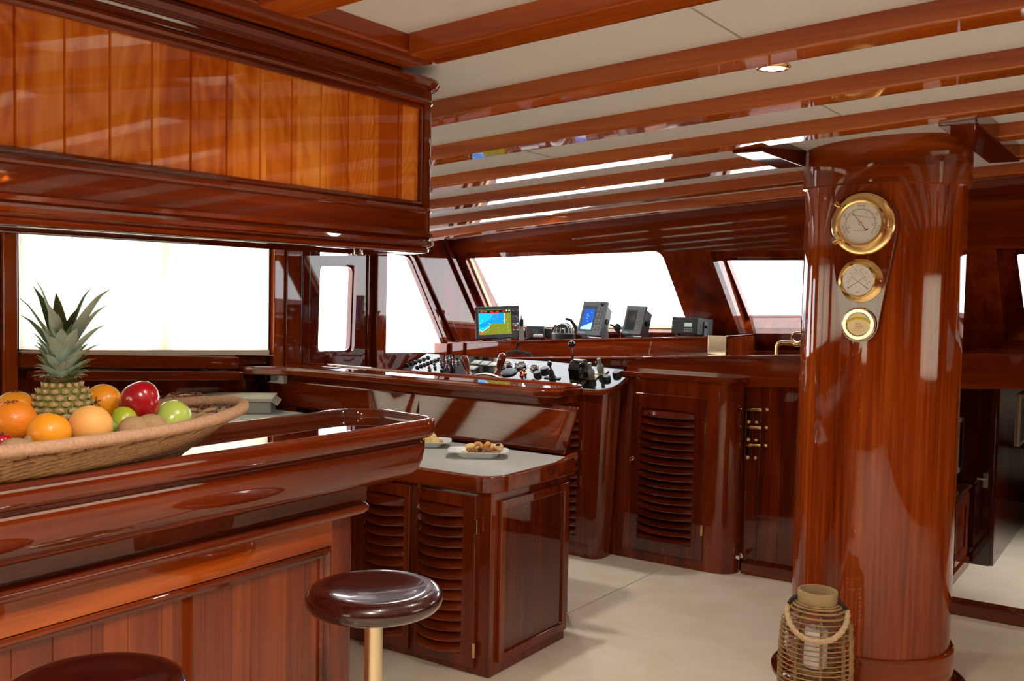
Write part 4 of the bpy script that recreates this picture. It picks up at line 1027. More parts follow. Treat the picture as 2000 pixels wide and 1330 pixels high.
# ------------------------------------------------------------------ tall louvered cabinet
tc_ = thing('tall_cabinet', 'tall mahogany cabinet with one louvered door and rounded corner left of the column', 'cabinet', (-2.25, 4.88, 0))
pts = rrect(-2.535, -1.87, 4.805, 4.915, (.003, .11, .003, .003), 10)
MB().prism(pts, lambda p: (p[0]-.095*(-1.87-p[0])/.665, p[1], 0), lambda p: (*p, 1.0)).obj('body', W['redz'], tc_)
pts = rrect(-2.535, -1.855, 4.785, 4.915, (.003, .12, .003, .003), 10)
MB().prism(pts, lambda p: (*p, 1.0), lambda p: (*p, 1.028)).obj('top', W['redx'], tc_, bevel=.009, seg=3)
louver_door(tc_, -2.455, -2.03, 4.805, .055, .915, -2.405, -2.095, .125, .835, 17, (-2.445, .555), (-2.033, (.22, .76)))
# brass rack beside it
t = thing('brass_rack', 'brass three-tier holder on the planks beside the tall cabinet', 'rack', (-1.80, 4.93, .6))
A, B = RY(1455, 893, 4.935), RY(1492, 800, 4.935)
mb = MB(); mb.box((A.x-.004, 4.930, A.z), (A.x+.075, 4.9415, B.z+.01)); mb.obj('back_plate', W['drkz'], t)
mb = MB(); H_ = B.z-A.z
for k in range(3):
    z = B.z-H_*.36*k; mb.tube([(A.x, 4.925, z-.012), (A.x+.02, 4.905, z-.004), (A.x+.05, 4.90, z), (B.x, 4.905, z+.003)], .009, 10); mb.ell((B.x+.02, 4.928, z+.003), .011)
    mb.ell((A.x+.022, 4.915, z-H_*.26), .013); mb.ell((A.x+.06, 4.925, z-H_*.26), .011)
mb.obj('rails', BRASS, t)
mb = MB()
for k in range(3):
    z = B.z-H_*.36*k; mb.box((A.x+.014, 4.908, z-H_*.25), (A.x+.030, 4.916, z-.006))
mb.obj('dark_inserts', GLOSSB, t)
q = RY(1443, 1084, 4.89)
mb = MB(); mb.lathe([(.002, 0), (.014, 0), (.014, .01), (.006, .014), (.006, .04), (.011, .042), (.011, .052), (.002, .053)], (q.x+.012, 4.894, q.z), 16, Matrix.Rotation(PI/2, 3, 'X'))
tag(mb.obj('door_stop', CHROME), 'small chrome door stop low beside the tall cabinet', 'door stop')
# brass pipe fitting on the ledge
A, B = RY(1517, 688, 5.0), RY(1566, 671, 5.0)
t = thing('brass_fitting', 'bent brass rail with a ring on the ledge left of the column', 'fitting', (A.x, 5.0, zl(A.x)))
mb = MB(); mb.tube([(A.x, 5.0, zl(A.x)), (A.x, 5.0, B.z-.02), (A.x+.006, 5.0, B.z-.006), (A.x+.02, 5.0, B.z), (B.x+.08, 5.0, B.z), (B.x+.16, 5.0, B.z)], .011, 12); mb.obj('rail', BRASS, t)
mb = MB(); mb.tube([(B.x+.16, 5.0, zl(B.x)), (B.x+.16, 5.0, B.z)], .011, 12); mb.obj('leg', BRASS, t)
mb = MB(); c_ = Vector((B.x-.02, 4.99, B.z+.03)); mb.tube([c_+Vector((.03*cos(a), .008*sin(2*a), .026*sin(a))) for a in [2*PI*i/20 for i in range(20)]], .005, 8, closed=True); mb.ell((B.x-.02, 4.985, B.z-.004), .022, .014, .012); mb.obj('ring', BRASS, t)

# ------------------------------------------------------------------ helm console
hc = thing('helm_console', 'mahogany helm console with black sloping instrument panel', 'console', (-3.3, 4.75, 0))
PY0, PZ0, PY1, PZ1 = 4.59, .932, 4.885, 1.045
PX1 = -2.475
def pshape(o):
    return [(XS+.02+o, PY0+o)]+arc(PX1-.11-o*0, PY0+.11, .11-o, 1.5*PI, 2*PI, 10)+[(PX1-o, 4.778), (-2.542, 4.78), (-2.542, PY1-o*.3), (XS+.02+o, PY1-o*.3)]
def pz_(y): return PZ0+(PZ1-PZ0)*(y-PY0)/(PY1-PY0)
bx((XS+.02, 4.655, 0), (-2.66, 4.78, .92)).obj('body', W['redz'], hc)
mb = MB(); pts = rrect(-2.675, -2.565, 4.645, 4.772, (.003, .07, .003, .003), 10); mb.prism(pts, lambda p: (*p, 0), lambda p: (p[0]+.055*(p[0]+2.675)/.11, p[1], pz_(p[1])-.02)); mb.obj('corner_post', W['redz'], hc)
louver_door(hc, -2.97, -2.672, 4.655, .05, .86, -2.92, -2.71, .12, .78, 15, (-2.95, .5), (-2.686, (.42, .62)))
pts = pshape(0)
MB().prism(pts, lambda p: (*p, pz_(p[1])-.030), lambda p: (*p, pz_(p[1])-.006)).obj('panel_edge', W['redx'], hc, bevel=.004)
pts = pshape(.006)
MB().prism(pts, lambda p: (*p, pz_(p[1])-.010), lambda p: (*p, pz_(p[1]))).obj('instrument_panel', BLACKP, hc, smooth=False)
p2 = pshape(.004)
mb = MB().tube([(x, y, pz_(y)) for x, y in p2[0:13]], .0035, 6); mb.obj('metal_trim', CHROME, hc)
PN = Vector((0, -(PZ1-PZ0), PY1-PY0)).normalized(); PE = Vector((0, PY1-PY0, PZ1-PZ0)).normalized()
PB = Matrix(((1, PE.x, PN.x), (0, PE.y, PN.y), (0, PE.z, PN.z)))
def pp(px, py):
    p = RP(px, py, Vector((0, PY0, PZ0)), PN); return p
def pm(px, py):
    return Matrix.Translation(pp(px, py)) @ PB.to_4x4()
def pinside(px, py):
    p = pp(px, py); return PY0+.01 < p.y < PY1-.008
def toggle(px, py, mat):
    mb = MB(); mb.xf = pm(px, py); mb.box((-.014, -.009, 0), (.014, .009, .006)); o = mb.obj('switch', BLACK, hc, bevel=.002)
    m2 = MB(); m2.xf = pm(px, py); m2.box((-.009, -.006, .006), (.009, .006, .014)); m2.obj('rocker', mat, o, bevel=.002)
for i in range(6): toggle(795+i*8.2, 714-i*3.0, GREENP if i % 2 == 0 else BLACK)
for i in range(7): toggle(815+i*7.0, 718-i*2.6, BLACK)
for px, py, mt in ((839, 722, REDP), (849, 716.5, BLACK), (862, 710, REDP), (874, 703, REDP), (881, 700, GREENP), (874, 719, REDP), (887, 711, REDP), (894, 706, BLACK), (906, 702, GREENP)):
    mb = MB(); mb.xf = pm(px, py); mb.lathe([(.002, 0), (.013, 0), (.013, .004), (.010, .006), (.010, .016), (.002, .018)], (0, 0, 0), 18); mb.cur = 0
    o = mb.obj('push_button', STEEL, hc); m2 = MB(); m2.xf = pm(px, py); m2.lathe([(.002, .018), (.0085, .018), (.0085, .024), (.002, .026)], (0, 0, 0), 16); m2.obj('cap', mt, o)
mb = MB(); mb.xf = pm(866, 723); mb.box((-.012, -.02, 0), (.012, .02, .012)); mb.box((-.006, -.004, .012), (.006, .008, .03)); mb.obj('key_switch', BLACK, hc, bevel=.002)
for px, py in ((931, 708), (948, 710), (965, 712), (923, 719)):
    mb = MB(); mb.xf = pm(px, py); mb.box((-.03, -.028, 0), (.03, .028, .005)); o = mb.obj('meter_plate', LGREY, hc, bevel=.002)
    m2 = MB(); m2.xf = pm(px, py); m2.box((-.022, -.016, .005), (.022, .022, .0062)); m2.obj('meter_face', simple('meter_face_%d' % px, (206, 204, 196), .3), o)
    m2 = MB(); m2.xf = pm(px, py) @ Matrix.Translation((0, -.014, .0066)); quadline(m2, (0, 0), (-.012, .026), .0012, 0); m2.obj('meter_needle', INK, o, smooth=False)
for px, py, r_, dk in ((992, 713, .028, 0), (1016, 716, .044, 0), (1044, 720, .027, 0), (982, 720, .022, 0)):
    mb = MB(); mb.xf = pm(px, py); mb.lathe([(r_*.78, .004), (r_*.80, .012), (r_*.90, .016), (r_, .012), (r_, 0), (r_*.78, 0)], (0, 0, 0), 30); o = mb.obj('gauge_bezel', CHROME, hc)
    m2 = MB(); m2.xf = pm(px, py); m2.lathe([(.001, 0), (r_*.8, 0), (r_*.8, .006), (.001, .006)], (0, 0, 0), 30); f_ = m2.obj('gauge_face', BLACK, o, smooth=False)
    m2 = MB(); m2.xf = pm(px, py); ticks(m2, r_*.55, r_*.7, r_*.02, math.radians(-40), math.radians(220), 12, .0064); quadline(m2, (0, 0), (-r_*.3, r_*.5), r_*.03, .0066); m2.obj('gauge_marks', WHITE, o, smooth=False)
mb = MB(); mb.xf = pm(994, 728); mb.lathe([(.001, 0), (.048, 0), (.05, .006), (.044, .012), (.02, .014), (.001, .014)], (0, 0, 0), 32); mb.obj('speaker_disc', simple('dark_blue_grey_disc', (52, 58, 66), .45), hc)
for px, py, r_ in ((1050, 733, .024), (1064, 725, .025), (1185, 741, .023), (1205, 733, .024)):
    mb = MB(); mb.xf = pm(px, py); mb.lathe([(.001, 0), (r_*1.05, 0), (r_, .006), (r_*.95, .019), (r_*.85, .022), (.001, .022)], (0, 0, 0), 28); mb.obj('round_knob', BLACK, hc)
for px, py in ((1019, 734), (1025, 730)):
    mb = MB(); mb.xf = pm(px, py); mb.lathe([(.001, 0), (.013, 0), (.013, .006), (.008, .010), (.007, .03), (.001, .032)], (0, 0, 0), 16); mb.obj('push_button', BRASS if px > 1020 else REDP, hc)
# small joystick
M_ = pm(1079, 739); mb = MB(); mb.xf = M_; mb.box((-.05, -.010, 0), (.05, .010, .006)); mb.lathe([(.001, 0), (.022, .0), (.018, .012), (.011, .05), (.001, .052)], (0, 0, .004), 20); o = mb.obj('joystick_base', simple('dark_rubber', (34, 30, 28), .5), hc)
mb = MB(); mb.xf = M_; mb.tube([(0, 0, .05), (-.004, .004, .075)], .006, 10); mb.obj('joystick_shaft', CHROME, o)
mb = MB(); mb.xf = M_; mb.ell((-.005, .005, .088), .0145, .0145, .015); mb.obj('joystick_ball', GLOSSB, o)
# engine throttle
M_ = pm(1134, 741); mb = MB(); mb.xf = M_
prof = [(-.062, 0), (.066, 0), (.066, .06)]+[(.0+.066*cos(a), .06+.055*sin(a)) for a in [PI*i/14/1.35 for i in range(1, 15)]]+[(-.058, .085)]
mb.prism(prof, lambda p: (-.035, p[0], p[1]), lambda p: (.035, p[0], p[1])); o = mb.obj('throttle_housing', GLOSSB, hc, bevel=.006)
mb = MB(); mb.xf = M_; mb.box((-.045, -.085, 0), (.045, .078, .006)); mb.obj('throttle_plate', simple('brass_plate_dull', (170, 130, 70), .4, 1.), o)
mb = MB(); mb.xf = M_; mb.tube([(-.043, .02, .075), (-.043, .02, .11), (-.040, .025, .15), (-.036, .028, .185)], .0065, 10); mb.lathe([(.001, -.01), (.014, -.01), (.014, .01), (.001, .01)], (-.042, .02, .075), 14, Matrix.Rotation(PI/2, 3, 'Y')); mb.obj('throttle_lever', CHROME, o)
mb = MB(); mb.xf = M_; mb.ell((-.036, .028, .198), .019); mb.obj('throttle_ball', GLOSSB, o)
mb = MB(); mb.xf = M_; mb.lathe([(.001, 0), (.012, 0), (.012, .004), (.001, .005)], (.036, .01, .05), 14, Matrix.Rotation(PI/2, 3, 'Y')); mb.obj('throttle_hub', STEEL, o)
for px, py in ((1156, 738), (1174, 729)):
    M_ = pm(px, py); mb = MB(); mb.xf = M_; mb.box((-.036, -.03, 0), (.036, .03, .008)); o = mb.obj('lever_plate', simple('aged_plate_%d' % px, (150, 140, 118), .4, .6), hc, bevel=.002)
    mb = MB(); mb.xf = M_; mb.lathe([(.001, .006), (.017, .008), (.020, .03), (.019, .045), (.010, .058), (.0105, .075), (.012, .085), (.010, .09), (.001, .092)], (0, 0, 0), 18); mb.obj('control_lever', LGREY, o)

# steering wheel
WC = Vector((0, 4.47, .675)); WC.x = RY(944, 800, 4.47).x
t = thing('steering_wheel', 'wooden spoked steering wheel behind the raised counter', 'wheel', WC)
tl = Matrix.Translation(WC) @ Matrix.Rotation(PI/2-.12, 4, 'X')
mb = MB(); mb.xf = tl; rings = []
for i in range(60):
    a = 2*PI*i/60; rings.append([((.285+x)*cos(a), (.285+x)*sin(a), y) for x, y in rrect(-.03, .03, -.018, .018, .008, 3)])
mb.loft(rings, True, loop=True); mb.obj('rim', W['redx'], t)
mb = MB(); mb.xf = tl; mb.lathe([(.30, .0185), (.31, .021), (.318, .0185)], (0, 0, 0), 60, cap=False); mb.obj('chrome_ring', CHROME, t)  # thin chrome ring on the face of the rim
mb = MB(); mb.xf = tl; mb.lathe([(.001, -.03), (.06, -.03), (.065, -.01), (.065, .02), (.04, .034), (.001, .036)], (0, 0, 0), 30); mb.obj('hub', BRASS, t)
for i in range(10):
    a = PI/2+math.radians(-12+36*i); B = Matrix.Rotation(a, 4, 'Z') @ Matrix.Rotation(PI/2, 4, 'Y')
    mb = MB(); mb.xf = tl @ B; mb.lathe([(.011, .06), (.016, .12), (.012, .16), (.018, .22), (.014, .26), (.018, .285), (.018, .31), (.021, .322), (.014, .335), (.017, .36), (.023, .395), (.024, .415), (.019, .435), (.004, .443)], (0, 0, 0), 16); mb.obj('spoke', W['redx'], t)
mb = MB(); mb.tube([(WC.x, 4.49, .675), (WC.x, 4.652, .675)], .03, 16); mb.obj('shaft', STEEL, t)

# ------------------------------------------------------------------ electronics on the shelf
def frame(c, yaw, tilt=0., roll=0.):
    """local frame at c: X right, Y up, Z out of the face; yaw>0 turns the face to its left as we see it"""
    v = (EYE-c); v.z = 0; base = math.atan2(v.y, v.x)-yaw
    z = Vector((cos(base), sin(base), 0)); x = Vector((0, 0, 1)).cross(z); y = Vector((0, 0, 1))
    M = Matrix(((x.x, y.x, z.x), (x.y, y.y, z.y), (x.z, y.z, z.z)))
    M = M @ Matrix.Rotation(-tilt, 3, 'X') @ Matrix.Rotation(roll, 3, 'Z')
    return Matrix.Translation(c) @ M.to_4x4()
def flatpoly(mb, pts, z): return mb.add([(x, y, z) for x, y in pts], [tuple(range(len(pts)))])
def screen_mat(nm, rgb, es=.9): return simple(nm, rgb, .15, emit=rgb, es=es)
c = RY(971.5, 629.5, 5.24); D_ = (c-EYE).dot(FWD); u_ = D_/F
M_ = frame(c, .02, .16, .06); w_, h_ = 87*u_, 64*u_
t = thing('chart_plotter', 'black chart plotter showing a blue and green map on the shelf', 'chart plotter', (c.x, c.y, zs(c.x)))
mb = MB(); mb.xf = M_; mb.box((-w_/2, -h_/2, -.03), (w_/2, h_/2, 0)); mb.box((-w_/2+.03, -h_/2+.03, -.09), (w_/2-.02, h_/2-.02, -.03)); cs = mb.obj('case', DGREY, t, bevel=.006)
def sx_(f): return -w_/2+w_*f
def sy_(f): return h_/2-h_*f
x0, x1, y0, y1 = sx_(.085), sx_(.80), sy_(.86), sy_(.12)
mb = MB(); mb.xf = M_; mb.box((x0-.003, y0-.003, 0), (x1+.003, y1+.003, .0015)); scr = mb.obj('screen', screen_mat('map_land_green', (112, 124, 34), .6), t, smooth=False)
W_, H_ = x1-x0, y1-y0
P = lambda l: [(x0+a*W_, y1-b_*H_) for a, b_ in l]
mb = MB(); mb.xf = M_; flatpoly(mb, P([(0, .12), (.80, .12), (.80, .56), (.42, .56), (.36, .60), (.33, .68), (.10, .88), (0, .86)]), .002); wt = mb.obj('map_water', screen_mat('map_water_blue', (14, 158, 226)), scr, smooth=False)
mb = MB(); mb.xf = M_; flatpoly(mb, P([(.5, .12), (.80, .12), (.80, .56), (.42, .56), (.30, .6), (.16, .7), (0, .72), (0, .60), (.34, .40)]), .0023); mb.obj('map_deep', screen_mat('map_deep_blue', (6, 124, 204)), scr, smooth=False)
mb = MB(); mb.xf = M_; flatpoly(mb, P([(0, 0), (1, 0), (1, .12), (0, .12)]), .0024); mb.obj('status_bar', screen_mat('map_bar_dark', (34, 26, 26), .3), scr, smooth=False)
mb = MB(); mb.xf = M_; rr = random.Random(5)
for a_ in (.10, .22, .42, .60, .80): flatpoly(mb, P([(a_-.05, .04), (a_+.04, .035), (a_+.04, .08), (a_-.05, .085)]), .0026)
flatpoly(mb, P([(.36, .10), (.62, .10), (.62, .16), (.36, .16)]), .0026); flatpoly(mb, P([(0, .93), (.13, .93), (.13, 1), (0, 1)]), .0026); flatpoly(mb, P([(.42, .95), (.52, .95), (.52, .985), (.42, .985)]), .0026)
mb.obj('red_readouts', screen_mat('map_red', (190, 44, 40)), scr, smooth=False)
mb = MB(); mb.xf = M_
for i in range(34):
    a_, b_ = rr.uniform(.02, .95), rr.uniform(.16, .95); s = rr.uniform(.004, .009); flatpoly(mb, P([(a_-s, b_-s), (a_+s, b_-s), (a_+s, b_+s), (a_-s, b_+s)]), .0027)
for pa, pb_ in (((.80, .13), (.80, .56)), ((.33, .68), (.10, .88)), ((.02, .80), (.12, .92))): quadline(mb, P([pa])[0], P([pb_])[0], .0012, .0027)
flatpoly(mb, P([(.86, .02), (.9, .02), (.9, .07), (.86, .07)]), .0028); flatpoly(mb, P([(.94, .02), (.98, .02), (.98, .07), (.94, .07)]), .0028)
mb.obj('map_marks', screen_mat('map_white', (235, 240, 235)), scr, smooth=False)
cols = [(150, 160, 190), (140, 160, 180), (230, 230, 225), (190, 60, 50), (230, 228, 220), (60, 110, 180), (150, 50, 50), (40, 40, 44), (180, 60, 50), (220, 150, 40), (60, 110, 170), (230, 170, 40)]
for i, cc in enumerate(cols):
    kx = sx_(.855)+(i % 3)*w_*.047; ky = sy_(.56)-(i//3)*h_*.065
    mb = MB(); mb.xf = M_; mb.box((kx-.0055, ky-.005, 0), (kx+.0055, ky+.005, .004)); mb.obj('key', simple('key_%d' % i, cc, .4), t, bevel=.001)
mb = MB(); mb.xf = M_; mb.lathe([(.001, 0), (.013, 0), (.012, .012), (.001, .013)], (sx_(.91), sy_(.22), 0), 20); mb.obj('dial_knob', BLACK, t)
mb = MB(); mb.xf = M_; 
for a_, b_ in ((.86, .16), (.96, .15), (.86, .34), (.93, .33), (.96, .38)): mb.box((sx_(a_)-.004, sy_(b_)-.003, 0), (sx_(a_)+.004, sy_(b_)+.003, .003))
mb.obj('small_buttons', LGREY, t)
p_ = c-Vector((0, 0, 0)); mb = MB(); mb.box((c.x-.05, c.y+.01, zs(c.x-.05)-.002), (c.x+.05, c.y+.09, zs(c.x)+.012)); mb.tube([(c.x, c.y+.05, zs(c.x)+.01), (c.x, c.y+.05, c.z)], .012, 10); mb.obj('mount', GREYP, t, bevel=.003)
mb = MB()
for a_, b_, h2 in ((-.12, .06, .035), (.09, .16, .03)):
    mb.tube([(c.x+a_, c.y+.04, c.z-.09), (c.x+a_-.03, c.y-.02, zs(c.x+a_)+h2*.6), (c.x+a_-.06, c.y-.05, zs(c.x+a_-.06)+.006), (c.x+a_-.1, c.y-.04, zs(c.x+a_-.1)+.006)], .004, 6)
mb.obj('cable', BLACK, t)

# handset holder right of the plotter
c = RY(1018.5, 634, 5.27)
t = thing('handset_holder', 'slim grey upright handset holder beside the chart plotter', 'holder', (c.x, c.y, zs(c.x)))
mb = MB(); M_ = frame(Vector((c.x, c.y, zs(c.x))), .0); mb.xf = M_; mb.prism([(-.014, 0), (.022, 0), (.012, .09), (.002, .16), (-.006, .16)], lambda p: (*p, 0), lambda p: (*p, .03)); mb.obj('post', LGREY, t, bevel=.003)
mb = MB(); mb.xf = M_; mb.box((-.012, .09, .03), (.014, .135, .045)); mb.obj('clip', BLACK, t, bevel=.004)
# VHF radio
c = RY(1045, 657, 5.25); u_ = (c-EYE).dot(FWD)/F
M_ = frame(Vector((c.x, c.y, zs(c.x)+.012)), .12)
t = thing('vhf_radio', 'small dark marine radio with handset between plotter and compass', 'radio', (c.x, c.y, zs(c.x)))
mb = MB(); mb.xf = M_; mb.box((-.058, 0, -.09), (.058, .075, 0)); mb.obj('case', DGREY, t, bevel=.006)
mb = MB(); mb.xf = M_; mb.box((-.022, .028, 0), (.022, .062, .003)); mb.obj('display', simple('lcd_grey', (60, 82, 84), .2), t)
mb = MB(); mb.xf = M_; mb.lathe([(.001, 0), (.007, 0), (.006, .007), (.001, .008)], (-.038, .028, 0), 14); mb.obj('red_knob', REDP, t)
mb = MB(); mb.xf = M_; mb.lathe([(.001, 0), (.009, 0), (.008, .01), (.001, .011)], (.04, .05, 0), 14); mb.obj('knob', BLACK, t)
mb = MB(); mb.xf = M_; mb.box((-.07, .015, -.06), (-.058, .06, -.03)); mb.box((.058, .01, -.10), (.10, .06, -.04)); mb.box((-.07, -.014, -.06), (.07, -.004, -.03)); mb.obj('bracket', BLACK, t, bevel=.003)
mb = MB(); mb.xf = M_; mb.box((-.005, .006, .03), (.056, .026, .066)); mb.obj('handset', simple('handset_grey', (170, 170, 166), .4), t, bevel=.008, seg=3)
q1 = M_ @ Vector((.0, .012, .05)); e_ = Vector((c.x-.02, 5.11, zl(c.x)+.012)); pts = []
for k in range(120):
    s = k/119; b0 = q1*(1-s)**2+Vector((c.x-.10, 5.10, zs(c.x)-.02))*2*s*(1-s)+e_*s*s
    am = .008 if s > .45 else .0015; pts.append(b0+Vector((0, am*cos(k*1.25), am*sin(k*1.25))))
mb = MB().tube(pts, .0028, 5)
pts = []
for k in range(90):
    s = k/89; b0 = e_+Vector((-.09+.19*s, -.02, .004+.012*sin(s*PI))); pts.append(b0+Vector((0, .009*cos(k*1.2), .009*sin(k*1.2))))
mb.tube(pts, .003, 5); mb.obj('coiled_cord', BLACK, t)
# compass
c = RY(1100, 660, 5.27); cz = zs(c.x); u_ = (c-EYE).dot(FWD)/F
t = thing('compass', 'black dome steering compass with hinged cover on the shelf', 'compass', (c.x, c.y, cz))
MB().lathe([(.001, 0), (.078, 0), (.078, .034), (.07, .04), (.001, .04)], (c.x, c.y, cz), 36).obj('base', BLACK, t)
MB().lathe([(.062, .038), (.06, .055), (.05, .082), (.03, .102), (.001, .108)], (c.x, c.y, cz), 32).obj('dome', simple('dark_glass_dome', (34, 34, 36), .08, coat=.8), t)
mb = MB()
for i in range(14):
    a = 2*PI*i/14; mb.tube([(c.x+.063*cos(a), c.y+.063*sin(a), cz+.042), (c.x+.056*cos(a), c.y+.056*sin(a), cz+.072)], .004, 6)
mb.obj('card_marks', LGREY, t)
mb = MB(); x_ = c+RGT*.06; mb.tube([Vector((c.x, c.y, cz+.03))+RGT*.082, Vector((c.x, c.y, cz+.075))+RGT*.078, Vector((c.x, c.y, cz+.12))+RGT*.045, Vector((c.x, c.y, cz+.128))+RGT*.012], lambda s: .013-.004*s, 10); mb.tube([Vector((c.x, c.y, cz+.03))-RGT*.078, Vector((c.x, c.y, cz+.06))-RGT*.066, Vector((c.x, c.y, cz+.09))-RGT*.045], .006, 8); mb.obj('cover_arm', BLACK, t)
# two tilted displays
def display(px, py, wpx, hpx, yaw, tilt, label, scr_rgb, keys, knob, es, dep=.07):
    c = RY(px, py, 5.26); u_ = (c-EYE).dot(FWD)/F; M_ = frame(c, yaw, tilt); w, h = wpx*u_/cos(yaw), hpx*u_/cos(tilt)
    t = thing('display_unit', label, 'display', (c.x, c.y, zs(c.x)), 'tilted display units on the shelf')
    mb = MB(); mb.xf = M_; mb.box((-w/2, -h/2, -.022), (w/2, h/2, 0)); mb.obj('bezel', GREYP, t, bevel=.006)
    mb = MB(); mb.xf = M_; mb.loft([[(-w*.42, -h*.40, -.022), (w*.42, -h*.40, -.022), (w*.42, h*.42, -.022), (-w*.42, h*.42, -.022)], [(-w*.36, -h*.30, -.022-dep), (w*.36, -h*.30, -.022-dep), (w*.36, h*.34, -.022-dep), (-w*.36, h*.34, -.022-dep)]]); mb.obj('housing', GREYP, t, bevel=.006)
    mb = MB(); mb.xf = M_; mb.box((-w*.40, -h*.38, 0), (w*.14, h*.36, .0015)); sc_ = mb.obj('screen_surround', DGREY, t)
    mb = MB(); mb.xf = M_; mb.box((-w*.35, -h*.34, .0015), (w*.10, h*.26 if es else h*.32, .0025)); s2 = mb.obj('screen', screen_mat('display_%d' % px, scr_rgb, es) if es else simple('display_%d' % px, scr_rgb, .12, coat=.5), t, smooth=False)
    if es:
        mb = MB(); mb.xf = M_; flatpoly(mb, [(-w*.35, -h*.34), (w*.10, -h*.34), (w*.10, -h*.12), (-w*.35, -h*.28)], .0028)
        for a_, b_ in ((-.2, .1), (-.18, .05), (-.2, -.02), (-.15, -.1), (-.05, .14)): mb.box((w*a_, h*b_, .0025), (w*(a_+.06), h*(b_+.012), .0029))
        mb.obj('trace', screen_mat('trace_%d' % px, (150, 196, 214), .7), s2, smooth=False)
    mb = MB(); mb.xf = M_; mb.box((-w*.42, -h*.455, 0), (-w*.12, -h*.415, .0015)); mb.obj('badge', simple('badge_%d' % px, (120, 160, 190), .4), t)
    for i in range(keys[0]):
        for j in range(keys[1]):
            kx, ky = w*(.24+.12*j), h*(.28-.60*i/(keys[0]-1)); mb = MB(); mb.xf = M_; mb.box((kx-w*.04, ky-h*.018, 0), (kx+w*.04, ky+h*.018, .004)); mb.obj('key', simple('dkey_%d_%d_%d' % (px, i, j), keys[2][i % len(keys[2])], .4), t, bevel=.001)
    if knob:
        mb = MB(); mb.xf = M_; mb.lathe([(.001, 0), (.010, 0), (.009, .012), (.001, .013)], (w*.34, h*.40, 0), 16); mb.obj('knob', BLACK, t)
    mb = MB(); mb.xf = frame(Vector((c.x, c.y, zs(c.x))), yaw); hz = c.z-zs(c.x)
    for s in (-1, 1): mb.prism([(-.07, 0), (.0, 0), (-.02, hz*.9), (-.05, hz*.9)], lambda p: (s*(w*.40), p[1], p[0]), lambda p: (s*(w*.40+.006), p[1], p[0]))
    mb.box((-w*.40, 0, -.07), (w*.40, .006, .0)); mb.obj('bracket', GREYP, t, bevel=.002)
    mb = MB(); mb.xf = frame(Vector((c.x, c.y, c.z-.02)), yaw); 
    for s in (-1, 1): mb.lathe([(.001, 0), (.016, 0), (.015, .016), (.001, .017)], (s*w*.41, 0, -.04), 16, Matrix.Rotation(s*PI/2, 3, 'Y'))
    mb.obj('side_knob', BLACK, t)
display(1155, 621, 46, 66, .78, .30, 'larger grey display unit with a blue lit screen, right of the compass', (24, 70, 150), (8, 2, [(120, 126, 128), (96, 102, 104)]), True, .9)
display(1237, 625, 37, 56, .78, .26, 'smaller grey display unit with a dark unlit screen', (42, 52, 56), (7, 2, [(110, 120, 112), (90, 130, 100), (150, 110, 100)]), False, 0)
# gooseneck horn between the displays
c = RY(1205, 640, 5.30)
t = thing('horn_microphone', 'black flared horn microphone between the two grey display units', 'microphone', (c.x, c.y, zs(c.x)))
M_ = frame(c, -.3); mb = MB(); mb.xf = M_; mb.lathe([(.022, .0), (.026, .004), (.022, .01), (.012, .02), (.010, .05), (.001, .052)], (0, 0, 0), 18, Matrix.Rotation(2.2, 3, 'Y')); mb.tube([(-.045, .02, 0), (-.02, .008, 0), (0, 0, 0), (.012, -.03, 0), (.02, -.045, 0)], lambda s: .006+.012*math.exp(-((s-.6)/.2)**2), 10); mb.obj('horn', BLACK, t)
mb = MB(); mb.tube([M_ @ Vector((.02, -.04, 0)), M_ @ Vector((.024, -.06, 0)), Vector((*(M_ @ Vector((.024, -.06, 0))).xy, zs(c.x)))], .004, 8); mb.obj('stem', simple('wooden_stem', (120, 70, 30), .5), t)
# radio box at the right
c = RY(1337, 636, 5.24); u_ = (c-EYE).dot(FWD)/F
M_ = frame(c, .50, .06); w, h = 50*u_/cos(.5), 33*u_
t = thing('radio_unit', 'black box-shaped radio unit at the right end of the device shelf', 'radio', (c.x, c.y, zs(c.x)))
mb = MB(); mb.xf = M_; mb.box((-w/2, -h/2, -.19), (w/2, h/2, 0)); mb.obj('case', DGREY, t, bevel=.004)
mb = MB(); mb.xf = M_; mb.box((-w*.48, -h*.46, 0), (w*.48, h*.30, .006)); mb.box((-w*.48, h*.36, 0), (w*.48, h*.44, .004)); mb.obj('front_panel', BLACK, t, bevel=.002)
mb = MB(); mb.xf = M_; mb.box((w*.02, -h*.06, .006), (w*.30, h*.18, .0075)); mb.obj('display', simple('lcd_pale', (176, 200, 204), .2, emit=(150, 180, 190), es=.3), t)
for i in range(8):
    kx, ky = w*(.05+.085*(i % 4)), -h*(.18+.13*(i//4)); mb = MB(); mb.xf = M_; mb.box((kx-w*.025, ky-h*.035, .006), (kx+w*.025, ky+h*.035, .009)); mb.obj('key', LGREY, t)
mb = MB(); mb.xf = M_
for s in (-1, 1): mb.box((s*w*.52-.003, -h*.62, -.11), (s*w*.52+.003, h*.3, -.07))
mb.box((-w*.52, -h*.62, -.11), (w*.52, -h*.58, -.07)); mb.obj('bracket', GREYP, t)
mb = MB(); mb.xf = M_; mb.lathe([(.001, 0), (.010, 0), (.009, .012), (.001, .013)], (w*.52, -.0, -.09), 14, Matrix.Rotation(PI/2, 3, 'Y')); mb.obj('side_knob', BLACK, t)
mb = MB(); b0_ = M_ @ Vector((0, -h*.62, -.09)); mb.box((b0_.x-.03, b0_.y-.02, zs(c.x)), (b0_.x+.03, b0_.y+.02, max(b0_.z, zs(c.x)+.004))); mb.obj('foot', GREYP, t)

